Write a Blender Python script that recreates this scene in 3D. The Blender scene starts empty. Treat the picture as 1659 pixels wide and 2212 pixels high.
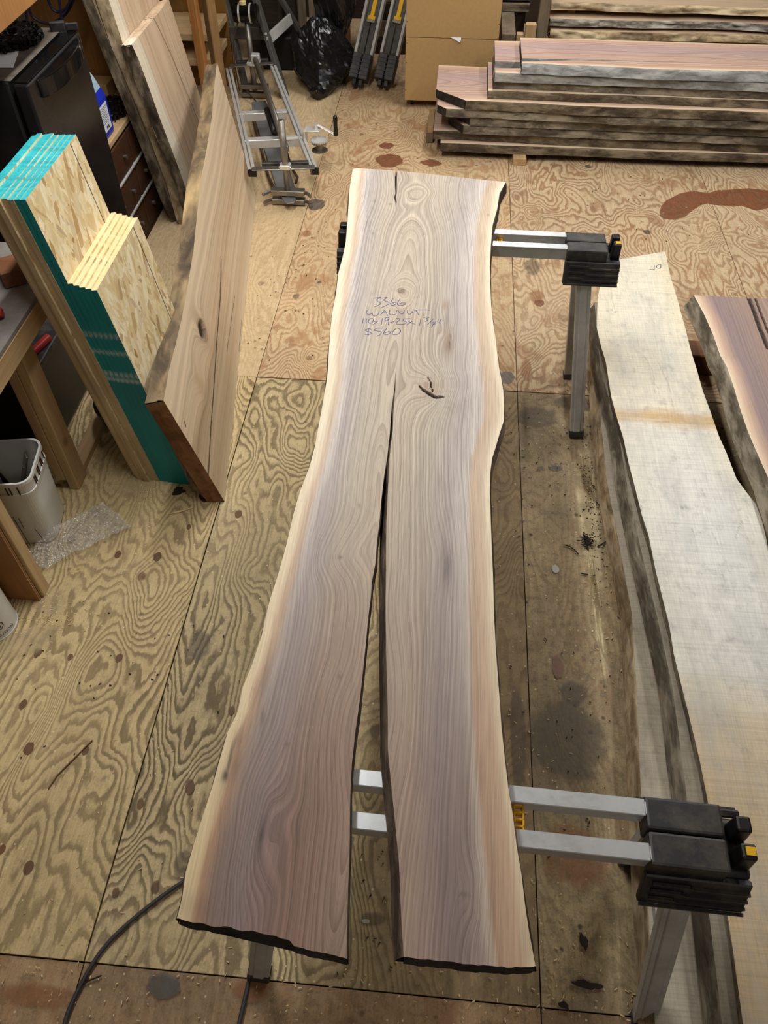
import bpy, math, random
import numpy as np
from mathutils import Vector, Matrix

random.seed(7)
RNG = np.random.default_rng(7)
SC = bpy.context.scene
COL = SC.collection
R = math.radians

# ------------------------------------------------------------------ camera
F_PX, PITCH, YAW, CAM_H = 1680.0, R(49.5), R(4.9), 2.37
cam_data = bpy.data.cameras.new('camera')
cam_data.sensor_fit = 'VERTICAL'
cam_data.sensor_height = 36.0
cam_data.lens = 36.0 * F_PX / 2212.0
cam_data.clip_start = 0.05
cam = bpy.data.objects.new('camera', cam_data)
cam.location = (0, 0, CAM_H)
cam.rotation_euler = (R(90) - PITCH, 0, YAW)
COL.objects.link(cam)
SC.camera = cam

# ------------------------------------------------------------------ world, lights, exposure
SC.view_settings.view_transform = 'Standard'
SC.view_settings.look = 'None'
SC.view_settings.gamma = 1.0
SC.view_settings.use_curve_mapping = False
SC.view_settings.exposure = 0.12
world = bpy.data.worlds.new('world')
SC.world = world
world.use_nodes = True
world.node_tree.nodes['Background'].inputs[0].default_value = (0.75, 0.82, 0.9, 1)
world.node_tree.nodes['Background'].inputs[1].default_value = 0.03

CEIL_Z = 3.1
TUBES = [  # x, y, length along y, watts
    (-0.85, 2.75, 2.6, 66.0),
    (1.75, 3.6, 2.4, 54.0),
    (0.4, 6.1, 2.0, 46.0),
    (0.6, -1.4, 1.2, 12.0),
]
for tx, ty, tl, tw in TUBES:
    ld = bpy.data.lights.new('tube_light', 'AREA')
    ld.shape = 'RECTANGLE'
    ld.size, ld.size_y = 0.16, tl
    ld.energy = tw
    ld.color = (1.0, 0.99, 0.965)
    lo = bpy.data.objects.new('tube_light', ld)
    lo.location = (tx, ty, CEIL_Z - 0.085)
    COL.objects.link(lo)


# ------------------------------------------------------------------ geometry of the view: pixel of the 1659x2212 frame -> point of the room
_fw = np.array([-math.sin(YAW) * math.cos(PITCH), math.cos(YAW) * math.cos(PITCH), -math.sin(PITCH)])
_rt = np.array([math.cos(YAW), math.sin(YAW), 0.0])
_up = np.cross(_rt, _fw)
_C = np.array([0, 0, CAM_H])


def at(px, py, z=0.0):
    d = _fw + _rt * (px - 829.5) / F_PX - _up * (py - 1106) / F_PX
    return _C + d * (z - CAM_H) / d[2]


def atY(px, py, Y):
    d = _fw + _rt * (px - 829.5) / F_PX - _up * (py - 1106) / F_PX
    return _C + d * Y / d[1]


# ------------------------------------------------------------------ numpy noise
def vnoise(x, y, seed=0):
    x = np.asarray(x, float) + seed * 17.31
    y = np.asarray(y, float) + seed * 9.73
    x, y = np.broadcast_arrays(x, y)
    xi, yi = np.floor(x), np.floor(y)
    fx, fy = x - xi, y - yi
    fx = fx * fx * (3 - 2 * fx)
    fy = fy * fy * (3 - 2 * fy)

    def h(a, b):
        s = np.sin(a * 127.1 + b * 311.7) * 43758.5453
        return s - np.floor(s)
    return ((h(xi, yi) * (1 - fx) + h(xi + 1, yi) * fx) * (1 - fy)
            + (h(xi, yi + 1) * (1 - fx) + h(xi + 1, yi + 1) * fx) * fy) * 2 - 1


def fnoise(x, y, seed=0, oct=3):
    a, s, t = 1.0, 0.0, 0.0
    x = np.asarray(x, float)
    y = np.asarray(y, float)
    for i in range(oct):
        s = s + a * vnoise(x * 2 ** i, y * 2 ** i, seed + i * 3)
        t += a
        a *= 0.5
    return s / t


# ------------------------------------------------------------------ materials
def srgb(r, g, b):
    def f(c):
        c /= 255.0
        return c / 12.92 if c <= 0.04045 else ((c + 0.055) / 1.055) ** 2.4
    return (f(r), f(g), f(b), 1.0)


class NT:
    def __init__(self, name, src='Object'):
        self.src = src
        self.mat = bpy.data.materials.new(name)
        self.mat.use_nodes = True
        self.nt = self.mat.node_tree
        self.bsdf = self.nt.nodes['Principled BSDF']
        self.out = self.nt.nodes['Material Output']

    def link(self, sock, val):
        if isinstance(val, bpy.types.NodeSocket):
            self.nt.links.new(val, sock)
        elif val is not None:
            if isinstance(val, (tuple, list)) and len(val) == 4 and sock.type == 'VECTOR':
                val = val[:3]
            sock.default_value = val

    def node(self, typ, props=None, **inp):
        n = self.nt.nodes.new(typ)
        for k, v in (props or {}).items():
            setattr(n, k, v)
        for k, v in inp.items():
            key = int(k[1:]) if k[0] == 'i' and k[1:].isdigit() else k
            self.link(n.inputs[key], v)
        return n

    def math(self, op, a, b=0.0, c=None, clamp=False):
        n = self.node('ShaderNodeMath', {'operation': op, 'use_clamp': clamp}, i0=a, i1=b)
        if c is not None:
            self.link(n.inputs[2], c)
        return n.outputs[0]

    def ramp(self, fac, stops, interp='LINEAR'):
        n = self.nt.nodes.new('ShaderNodeValToRGB')
        cr = n.color_ramp
        cr.interpolation = interp
        while len(cr.elements) < len(stops):
            cr.elements.new(1.0)
        for e, (p, c) in zip(cr.elements, stops):
            e.position = p
            e.color = c if len(c) == 4 else (c[0], c[1], c[2], 1)
        self.link(n.inputs[0], fac)
        return n.outputs[0]

    def framp(self, fac, stops, interp='LINEAR'):
        return self.ramp(fac, [(p, (v, v, v, 1)) for p, v in stops], interp)

    def mix(self, fac, a, b, mode='MIX'):
        n = self.nt.nodes.new('ShaderNodeMix')
        n.data_type = 'RGBA'
        n.blend_type = mode
        self.link(n.inputs[0], fac)
        self.link(n.inputs[6], a)
        self.link(n.inputs[7], b)
        return n.outputs[2]

    def coord(self, scale=(1, 1, 1), loc=(0, 0, 0), rot=(0, 0, 0)):
        if self.src == 'board':   # the board's own axes: across, along, thickness
            v = self.node('ShaderNodeCombineXYZ', None, i0=self.attr('lx'), i1=self.attr('tt'), i2=self.attr('lz')).outputs[0]
        else:
            v = self.nt.nodes.new('ShaderNodeTexCoord').outputs['Object']
        m = self.node('ShaderNodeMapping', None, Vector=v, Scale=scale, Location=loc, Rotation=rot)
        return m.outputs[0]

    def attr(self, name):
        n = self.nt.nodes.new('ShaderNodeAttribute')
        n.attribute_name = name
        return n.outputs['Fac']

    def noise(self, vec, scale=1.0, detail=2.0, rough=0.5, dist=0.0, dim='3D', w=None):
        n = self.nt.nodes.new('ShaderNodeTexNoise')
        n.noise_dimensions = dim
        if dim != '1D':
            self.link(n.inputs['Vector'], vec)
        if w is not None:
            self.link(n.inputs['W'], w)
        n.inputs['Scale'].default_value = scale
        n.inputs['Detail'].default_value = detail
        n.inputs['Roughness'].default_value = rough
        n.inputs['Distortion'].default_value = dist
        return n.outputs[0]

    def voro(self, vec, scale=1.0, feature='F1', rand=1.0):
        n = self.nt.nodes.new('ShaderNodeTexVoronoi')
        n.feature = feature
        self.link(n.inputs['Vector'], vec)
        n.inputs['Scale'].default_value = scale
        n.inputs['Randomness'].default_value = rand
        return n

    def bump(self, h, strength=0.3, dist=0.002):
        n = self.node('ShaderNodeBump', None, Height=h, Strength=strength, Distance=dist)
        self.link(self.bsdf.inputs['Normal'], n.outputs[0])

    def fin(self, color, rough=0.6, metal=0.0, spec=0.4):
        self.link(self.bsdf.inputs['Base Color'], color)
        self.link(self.bsdf.inputs['Roughness'], rough)
        self.link(self.bsdf.inputs['Metallic'], metal)
        self.link(self.bsdf.inputs['Specular IOR Level'], spec)
        return self.mat


def plain(name, col, rough=0.6, metal=0.0, var=0.12, scale=6.0, spec=0.4, bump=0.0):
    t = NT(name)
    n = t.noise(t.coord(), scale, 5, 0.65)
    lo = tuple(c * (1 - var) for c in col[:3]) + (1,)
    hi = tuple(min(1, c * (1 + var)) for c in col[:3]) + (1,)
    c = t.ramp(n, [(0.3, lo), (0.7, hi)])
    if bump:
        t.bump(t.noise(t.coord(), scale * 12, 3), bump)
    return t.fin(c, rough, metal, spec)


def plywood(name, light, dark, red=None, freq=24.0, sx=3.2, sy=1.1, contrast=1.0, dirt=0.3, dirtcol=(0.09, 0.07, 0.045, 1),
            seed=0.0, knots=0.8, specks=0.5, rough=0.65, xbrown=None):
    t = NT(name)
    v = t.coord((sx, sy, 0), (seed * 3.1, seed * 1.7, 0))
    n1 = t.noise(v, 1.0, 2.0, 0.45, 0.35)
    vk = t.coord((3.0, 2.3, 0), (seed * 1.3 + 0.4, seed * 0.7, 0))
    vor = t.voro(vk, 1.0)
    kd = vor.outputs['Distance']
    kn = t.framp(kd, [(0.0, 1.0), (0.07, 0.62), (0.22, 0.18), (0.45, 0.0)])
    wob = t.noise(t.coord((22, 7, 0), (seed, 0, 0)), 1.0, 3, 0.6)
    f = t.math('MULTIPLY', n1, freq)
    f = t.math('ADD', f, t.math('MULTIPLY', kn, 6.5 * knots))
    f = t.math('ADD', f, t.math('MULTIPLY', wob, 1.5))
    f = t.math('ADD', f, t.math('MULTIPLY', t.noise(t.coord((70, 26, 0), (seed, 4, 0)), 1.0, 2, 0.6), 0.5))
    fr = t.math('FRACT', f)
    band = t.framp(fr, [(0.0, 0.0), (0.40, 0.12), (0.62, 0.9), (0.84, 1.0), (0.97, 0.05)])
    big = t.noise(t.coord((1.6, 1.0, 0), (seed * 2, 3, 0)), 1.0, 3, 0.55)
    bandamt = t.math('MULTIPLY', band, t.framp(big, [(0.3, 0.45 * contrast), (0.62, contrast)]))
    fib = t.noise(t.coord((160, 5, 0), (0, seed, 0)), 1.0, 2, 0.6)
    base = t.mix(t.framp(fib, [(0.3, 0), (0.7, 1)]), tuple(c * 0.86 for c in light[:3]) + (1,), tuple(min(1, c * 1.1) for c in light[:3]) + (1,))
    dk = dark
    if red is not None:
        pat = t.noise(t.coord((4.5, 2.6, 0), (seed * 5, 1, 0)), 1.0, 3, 0.6)
        dk = t.mix(t.framp(pat, [(0.42, 0), (0.58, 1)]), dark, red)
        patch = t.math('MULTIPLY', t.framp(t.noise(t.coord((7, 4, 0), (seed * 4, 8, 0)), 1.0, 4, 0.6), [(0.56, 0), (0.63, 0.75)]), 0.8)
        base = t.mix(patch, base, red)
    c = t.mix(bandamt, base, dk)
    # knots
    sel = t.framp(t.node('ShaderNodeSeparateColor', None, Color=vor.outputs['Color']).outputs[0], [(0.2, 0), (0.25, 1)])
    kc = t.math('MULTIPLY', t.framp(t.math('ADD', kd, t.math('MULTIPLY', t.math('SUBTRACT', wob, 0.5), 0.04)), [(0.045, 0.9), (0.058, 0.0)]), t.math('MULTIPLY', sel, knots))
    c = t.mix(kc, c, srgb(104, 70, 44))
    # grime: cloudy, and small dark spots
    d1 = t.noise(t.coord((1.1, 0.9, 1), (seed * 7, 2, 0)), 1.0, 7, 0.68)
    dm = t.math('MULTIPLY', t.framp(d1, [(0.38, 0.0), (0.7, 1.0)]), dirt)
    c = t.mix(dm, c, dirtcol)
    d2 = t.noise(t.coord((9, 9, 1), (seed * 2, 5, 0)), 1.0, 5, 0.7)
    c = t.mix(t.math('MULTIPLY', t.framp(d2, [(0.52, 0.0), (0.72, 1.0)]), dirt * 0.8), c, dirtcol)
    if xbrown:  # blends to a darker brown towards the sheet's right side
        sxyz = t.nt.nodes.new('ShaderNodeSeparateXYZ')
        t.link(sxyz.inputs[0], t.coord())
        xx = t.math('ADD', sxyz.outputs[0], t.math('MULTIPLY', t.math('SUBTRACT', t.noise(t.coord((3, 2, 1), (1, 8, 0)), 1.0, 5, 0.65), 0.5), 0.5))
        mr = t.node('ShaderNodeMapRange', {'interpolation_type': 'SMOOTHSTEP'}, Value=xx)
        mr.inputs['From Min'].default_value, mr.inputs['From Max'].default_value = xbrown
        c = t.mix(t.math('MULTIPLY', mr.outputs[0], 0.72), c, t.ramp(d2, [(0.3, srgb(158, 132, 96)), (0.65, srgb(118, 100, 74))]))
    sp = t.voro(t.coord((16, 16, 1), (seed, 0, 0)), 1.0)
    spn = t.math('ADD', sp.outputs['Distance'], t.math('MULTIPLY', t.noise(t.coord((60, 60, 1)), 1.0, 2), 0.12))
    ssel = t.framp(t.node('ShaderNodeSeparateColor', None, Color=sp.outputs['Color']).outputs[1], [(0.62, 0), (0.66, 1)])
    c = t.mix(t.math('MULTIPLY', t.math('MULTIPLY', t.framp(spn, [(0.13, 1), (0.22, 0)]), ssel), specks), c, srgb(70, 58, 46))
    gr = t.noise(t.coord((38, 38, 1), (seed, 9, 0)), 1.0, 4, 0.75)
    c = t.mix(t.math('MULTIPLY', t.framp(gr, [(0.5, 0.0), (0.62, 1.0)]), 0.12 + 0.4 * dirt), c, tuple(q_ * 0.75 for q_ in dirtcol[:3]) + (1,))
    dg = t.noise(t.coord((180, 180, 1)), 1.0, 3, 0.75)
    c = t.mix(0.16 + 0.25 * dirt, c, t.framp(dg, [(0.32, 0.5), (0.5, 1.0), (0.68, 1.35)]), 'MULTIPLY')
    # sawdust specks
    sd = t.voro(t.coord((75, 75, 1), (seed, 3, 0)), 1.0)
    sdel = t.framp(t.node('ShaderNodeSeparateColor', None, Color=sd.outputs['Color']).outputs[0], [(0.93, 0), (0.95, 1)])
    c = t.mix(t.math('MULTIPLY', t.framp(sd.outputs['Distance'], [(0.16, 0.8), (0.28, 0)]), sdel), c, srgb(226, 208, 168))
    t.bump(t.math('SUBTRACT', fib, band), 0.25, 0.0012)
    return t.fin(c, rough, 0, 0.3)


def wood(name, light, dark, axis=1, freq=9.0, stretch=0.12, rough=0.6, dirt=0.15, seed=0.0, fine=0.35, knots=0.0):
    """sawn solid wood, grain along a local axis"""
    t = NT(name)
    s = [1.0, 1.0, 1.0]
    s[axis] = stretch
    sc = tuple(freq * k for k in s)
    n1 = t.noise(t.coord(sc, (seed, seed * 1.7, seed * 0.3)), 1.0, 4, 0.6, 0.6)
    s2 = [130.0, 130.0, 130.0]
    s2[axis] = 4.0
    n2 = t.noise(t.coord(tuple(s2)), 1.0, 2, 0.6)
    f = t.math('ADD', t.math('MULTIPLY', n1, 1 - fine), t.math('MULTIPLY', n2, fine))
    lines = t.framp(t.math('FRACT', t.math('MULTIPLY', n1, 9.0)), [(0, 0), (0.7, 0.35), (0.9, 0.8), (1, 0)])
    c = t.mix(t.framp(f, [(0.32, 1), (0.66, 0)]), light, dark)
    c = t.mix(t.math('MULTIPLY', lines, 0.35), c, dark)
    if knots:
        vk = t.voro(t.coord((5, 5, 5), (seed, 2, 1)), 1.0)
        c = t.mix(t.math('MULTIPLY', t.framp(vk.outputs['Distance'], [(0.05, 1), (0.14, 0)]), knots), c, tuple(x * 0.35 for x in dark[:3]) + (1,))
    d = t.noise(t.coord((5, 5, 5), (seed, 4, 0)), 1.0, 6, 0.7)
    c = t.mix(t.math('MULTIPLY', t.framp(d, [(0.42, 0), (0.75, 1)]), dirt), c, (0.05, 0.04, 0.03, 1))
    t.bump(n2, 0.15, 0.001)
    return t.fin(c, rough, 0, 0.3)


def bark(name, c1, c2, c3, scale=16.0, axis=1, rough=0.85, bump=0.8):
    t = NT(name, 'board')
    s = [1.0, 1.0, 1.0]
    s[axis] = 0.3
    v = t.coord(tuple(scale * k for k in s))
    n = t.noise(v, 1.0, 6, 0.68, 0.8)
    n2 = t.noise(t.coord(tuple(scale * 0.28 * k for k in s), (3, 1, 2)), 1.0, 4, 0.6)
    c = t.ramp(n, [(0.3, c1), (0.5, c2), (0.72, c3)])
    c = t.mix(t.framp(n2, [(0.4, 0), (0.62, 0.8)]), c, c1)
    c = t.mix(t.framp(t.noise(t.coord(tuple(scale * 0.4 * k for k in s), (7, 5, 2)), 1.0, 4, 0.6), [(0.5, 0), (0.66, 0.75)]), c, c3)
    t.bump(n, bump, 0.006)
    return t.fin(c, rough, 0, 0.25)


def slab_top(name, stops, stops2=None, blend=(0.0, 1.0), ring=(120.0, 0.30), lines=0.35, saw=0.0, mottle=None, tstops=None,
             tnorm=(0.0, 1.0), rough=0.62, darkcol=(0.03, 0.02, 0.018, 1), fibre=0.18, knotcol=None):
    """board face: u across (0..1), tt along in metres, g ring radius in metres, dk dark marks"""
    t = NT(name, 'board')
    u, tt, g, dk = t.attr('u'), t.attr('tt'), t.attr('g'), t.attr('dk')
    wv = t.noise(t.coord((14, 2.2, 1)), 1.0, 3, 0.6)
    uu = t.math('ADD', u, t.math('MULTIPLY', t.math('SUBTRACT', wv, 0.5), 0.022))
    c = t.ramp(uu, stops)
    if stops2:
        c2 = t.ramp(uu, stops2)
        bl = t.node('ShaderNodeMapRange', {'interpolation_type': 'SMOOTHSTEP'}, Value=t.math('ADD', tt, t.math('MULTIPLY', wv, 0.35)))
        bl.inputs['From Min'].default_value, bl.inputs['From Max'].default_value = blend
        c = t.mix(bl.outputs[0], c, c2)
    if tstops:
        c = t.mix(1.0, c, t.ramp(t.math('ADD', t.math('DIVIDE', t.math('SUBTRACT', tt, tnorm[0]), tnorm[1] - tnorm[0]), t.math('MULTIPLY', t.math('SUBTRACT', t.noise(t.coord((3, 9, 1)), 1.0, 4, 0.65), 0.5), tstops[1])),
                                 tstops[0]), 'MULTIPLY')
    rn = t.noise(None, ring[0], 4, 0.62, 0, '1D', g)
    sap = t.framp(u, [(0.0, 0.25), (0.06, 0.35), (0.12, 1.0), (0.88, 1.0), (0.94, 0.4), (1.0, 0.3)])
    c = t.mix(t.math('MULTIPLY', sap, ring[1]), c, t.framp(rn, [(0.3, 0.30), (0.5, 0.9), (0.7, 1.35)]), 'MULTIPLY')
    fr = t.math('FRACT', t.math('ADD', t.math('MULTIPLY', g, ring[0] * 0.75), t.math('MULTIPLY', rn, 1.6)))
    ln = t.framp(fr, [(0.0, 0.15), (0.5, 0.0), (0.84, 0.85), (0.95, 1.0), (1.0, 0.15)])
    amt = t.math('MULTIPLY', ln, t.framp(t.noise(t.coord((5, 1.2, 1), (4, 0, 0)), 1.0, 3, 0.6), [(0.35, lines * 0.25), (0.65, lines)]))
    c = t.mix(t.math('MULTIPLY', amt, sap), c, (0.30, 0.22, 0.18, 1), 'MULTIPLY')
    fb = t.noise(t.coord((230, 9, 1)), 1.0, 3, 0.65)
    c = t.mix(fibre, c, t.framp(fb, [(0.28, 0.35), (0.6, 1.2)]), 'MULTIPLY')
    if saw:
        sw = t.noise(t.coord((2.0, 170, 1), (0, 0, 0), (0, 0, 0.02)), 1.0, 3, 0.7)
        c = t.mix(saw, c, t.framp(sw, [(0.32, 0.45), (0.52, 1.0), (0.7, 1.25)]), 'MULTIPLY')
    if mottle:
        m = t.noise(t.coord((7, 3.2, 1), (2, 9, 0)), 1.0, 6, 0.66)
        c = t.mix(t.framp(m, [(0.47, 0.0), (0.68, mottle[1])]), c, mottle[0])
        m2 = t.noise(t.coord((26, 19, 1), (1, 3, 0)), 1.0, 5, 0.7)
        c = t.mix(t.framp(m2, [(0.54, 0.0), (0.72, mottle[1] * 0.8)]), c, tuple(x * 0.6 for x in mottle[0][:3]) + (1,))
    if knotcol:
        c = t.mix(t.math('MULTIPLY', t.attr('kn'), 1.0, clamp=True), c, knotcol)
    c = t.mix(t.math('MULTIPLY', dk, 1.0, clamp=True), c, darkcol)
    t.bump(t.math('ADD', fb, t.math('MULTIPLY', ln, -0.5)), 0.12, 0.0008)
    return t.fin(c, rough, 0, 0.35)


def osb(name):
    t = NT(name)
    c = srgb(214, 190, 142)
    for k, (rz, sc, off) in enumerate([(0.35, 16, 0), (-0.6, 13, 5), (1.15, 18, 9), (-1.2, 14, 3)]):
        v = t.node('ShaderNodeMapping', None, Vector=t.coord((1, 1, 1), (0, 0, 0), (rz, 0, 0)), Scale=(1, sc * 1.1, sc * 3.6), Location=(off, off * 2, off)).outputs[0]
        vo = t.voro(v, 1.0)
        s = t.node('ShaderNodeSeparateColor', None, Color=vo.outputs['Color'])
        fc = t.ramp(s.outputs[0], [(0.0, srgb(176, 138, 86)), (0.08, srgb(212, 188, 138)), (0.5, srgb(228, 210, 166)), (0.93, srgb(240, 228, 194)), (1.0, srgb(150, 112, 68))])
        c = t.mix(t.framp(s.outputs[1], [(0.45, 0), (0.5, 0.9)]), c, fc)
    g = t.noise(t.coord((1, 60, 12)), 1.0, 3)
    c = t.mix(0.25, c, t.framp(g, [(0.3, 0.6), (0.7, 1.2)]), 'MULTIPLY')
    t.bump(g, 0.2, 0.001)
    return t.fin(c, 0.55, 0, 0.35)


def metal(name, col, rough=0.35, grime=0.3, grimecol=None, metallic=0.85):
    t = NT(name)
    n = t.noise(t.coord((9, 9, 9)), 1.0, 6, 0.7)
    n2 = t.noise(t.coord((40, 40, 40)), 1.0, 3, 0.7)
    c = t.mix(t.math('MULTIPLY', t.framp(n, [(0.42, 0), (0.7, 1)]), grime), col, grimecol or srgb(70, 52, 38))
    t.bump(n2, 0.05)
    return t.fin(c, t.framp(n, [(0.3, rough * 0.8), (0.7, min(1, rough * 1.6))]), metallic, 0.5)


def black_plastic(name, dust=0.35):
    t = NT(name)
    n = t.noise(t.coord((14, 14, 14)), 1.0, 6, 0.72)
    n2 = t.noise(t.coord((70, 70, 70)), 1.0, 2, 0.6)
    c = t.mix(t.math('MULTIPLY', t.framp(n, [(0.45, 0), (0.75, 1)]), dust), srgb(38, 38, 40), srgb(128, 116, 98))
    t.bump(n2, 0.12)
    return t.fin(c, 0.5, 0, 0.5)


# ------------------------------------------------------------------ mesh building
def rot_to(d, up=(0, 0, 1)):
    """matrix whose z axis is d"""
    z = Vector(d).normalized()
    u = Vector(up)
    if abs(z.dot(u)) > 0.98:
        u = Vector((0, 1, 0))
    x = u.cross(z).normalized()
    y = z.cross(x)
    return Matrix((x, y, z)).transposed()


class MB:
    def __init__(self):
        self.v, self.f, self.m = [], [], []

    def add(self, verts, faces, mi=0, M=None):
        b = len(self.v)
        if M is not None:
            verts = [M @ Vector(p) for p in verts]
        self.v += [tuple(p) for p in verts]
        self.f += [tuple(b + i for i in f) for f in faces]
        self.m += [mi] * len(faces)
        return self

    def box(self, c, s, mi=0, M=None, taper=1.0):
        x, y, z = s[0] / 2, s[1] / 2, s[2] / 2
        t = taper
        vs = [(-x, -y, -z), (x, -y, -z), (x, y, -z), (-x, y, -z), (-x * t, -y * t, z), (x * t, -y * t, z), (x * t, y * t, z), (-x * t, y * t, z)]
        T = Matrix.Translation(Vector(c))
        if M is not None:
            T = T @ M.to_4x4()
        return self.add(vs, [(0, 3, 2, 1), (4, 5, 6, 7), (0, 1, 5, 4), (1, 2, 6, 5), (2, 3, 7, 6), (3, 0, 4, 7)], mi, T)

    def bx(self, x0, x1, y0, y1, z0, z1, mi=0):
        return self.box(((x0 + x1) / 2, (y0 + y1) / 2, (z0 + z1) / 2), (x1 - x0, y1 - y0, z1 - z0), mi)

    def beam(self, p0, p1, w, h, up=(0, 0, 1), mi=0, taper=1.0):
        p0, p1 = Vector(p0), Vector(p1)
        d = p1 - p0
        return self.box((p0 + p1) / 2, (w, h, d.length), mi, rot_to(d, up), taper)

    def cyl(self, p0, p1, r0, r1=None, n=16, mi=0, caps=True):
        p0, p1 = Vector(p0), Vector(p1)
        r1 = r0 if r1 is None else r1
        Rm = rot_to(p1 - p0)
        vs, fs = [], []
        for i in range(n):
            a = 2 * math.pi * i / n
            e = Rm @ Vector((math.cos(a), math.sin(a), 0))
            vs += [p0 + e * r0, p1 + e * r1]
        for i in range(n):
            j = (i + 1) % n
            fs.append((2 * i, 2 * j, 2 * j + 1, 2 * i + 1))
        if caps:
            fs += [tuple(2 * i for i in range(n))[::-1], tuple(2 * i + 1 for i in range(n))]
        return self.add(vs, fs, mi)

    def tube(self, pts, r, n=8, mi=0):
        pts = [Vector(p) for p in pts]
        vs, fs = [], []
        m = len(pts)
        for k, p in enumerate(pts):
            d = pts[min(k + 1, m - 1)] - pts[max(k - 1, 0)]
            Rm = rot_to(d)
            rr = r[k] if isinstance(r, (list, tuple)) else r
            for i in range(n):
                a = 2 * math.pi * i / n
                vs.append(p + Rm @ Vector((math.cos(a) * rr, math.sin(a) * rr, 0)))
        for k in range(m - 1):
            for i in range(n):
                j = (i + 1) % n
                fs.append((k * n + i, k * n + j, (k + 1) * n + j, (k + 1) * n + i))
        fs += [tuple(range(n))[::-1], tuple((m - 1) * n + i for i in range(n))]
        return self.add(vs, fs, mi)

    def lathe(self, prof, n=24, c=(0, 0, 0), mi=0, M=None):
        vs, fs = [], []
        m = len(prof)
        for i in range(n):
            a = 2 * math.pi * i / n
            for r, z in prof:
                vs.append((c[0] + r * math.cos(a), c[1] + r * math.sin(a), c[2] + z))
        for i in range(n):
            j = (i + 1) % n
            for k in range(m - 1):
                fs.append((i * m + k, j * m + k, j * m + k + 1, i * m + k + 1))
        return self.add(vs, fs, mi, M)

    def prism(self, poly, z0, z1, mi=0, M=None):
        n = len(poly)
        vs = [(p[0], p[1], z0) for p in poly] + [(p[0], p[1], z1) for p in poly]
        fs = [tuple(range(n))[::-1], tuple(range(n, 2 * n))]
        fs += [(i, (i + 1) % n, n + (i + 1) % n, n + i) for i in range(n)]
        return self.add(vs, fs, mi, M)

    def build(self, name, mats, parent=None, bevel=0.0, smooth=False, seg=1, origin=None):
        if not isinstance(mats, (list, tuple)):
            mats = [mats]
        me = bpy.data.meshes.new(name)
        V = np.array(self.v, float)
        if parent is not None:
            Mi = np.array(world_of(parent).inverted())
            V = V @ Mi[:3, :3].T + Mi[:3, 3]
            off = None
        else:
            off = origin if origin is not None else np.array([(V[:, 0].min() + V[:, 0].max()) / 2, (V[:, 1].min() + V[:, 1].max()) / 2, V[:, 2].min()])
            V = V - np.array(off)
        me.from_pydata(V.tolist(), [], self.f)
        for m in mats:
            me.materials.append(m)
        if len(mats) > 1:
            me.polygons.foreach_set('material_index', self.m)
        if smooth:
            me.polygons.foreach_set('use_smooth', [True] * len(me.polygons))
        o = bpy.data.objects.new(name, me)
        COL.objects.link(o)
        if parent is not None:
            o.parent = parent
        else:
            o.location = Vector(off)
        if bevel:
            b = o.modifiers.new('bevel', 'BEVEL')
            b.width = bevel
            b.segments = seg
            b.limit_method = 'ANGLE'
        if smooth == 'auto':
            pass
        return o


def world_of(o):
    M = o.matrix_basis.copy()
    while o.parent is not None:
        o = o.parent
        M = o.matrix_basis @ M
    return M


def tag(o, label=None, cat=None, group=None, kind=None):
    if label:
        o['label'] = label
    if cat:
        o['category'] = cat
        if not kind:
            o['kind'] = 'thing'
    if group:
        o['group'] = group
    if kind:
        o['kind'] = kind
    return o


def thing(name, label, cat, loc=(0, 0, 0), rotz=0.0, group=None):
    o = bpy.data.objects.new(name, None)
    o.empty_display_size = 0.1
    o.location = Vector(loc)
    o.rotation_euler = (0, 0, rotz)
    COL.objects.link(o)
    return tag(o, label, cat, group)


# ------------------------------------------------------------------ live-edge boards
def efn(pts):
    """edge function y -> x through points"""
    p = np.array([(q[0], q[1]) for q in pts], float)
    p = p[np.argsort(p[:, 1])]
    return lambda y: np.interp(y, p[:, 1], p[:, 0])


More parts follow.
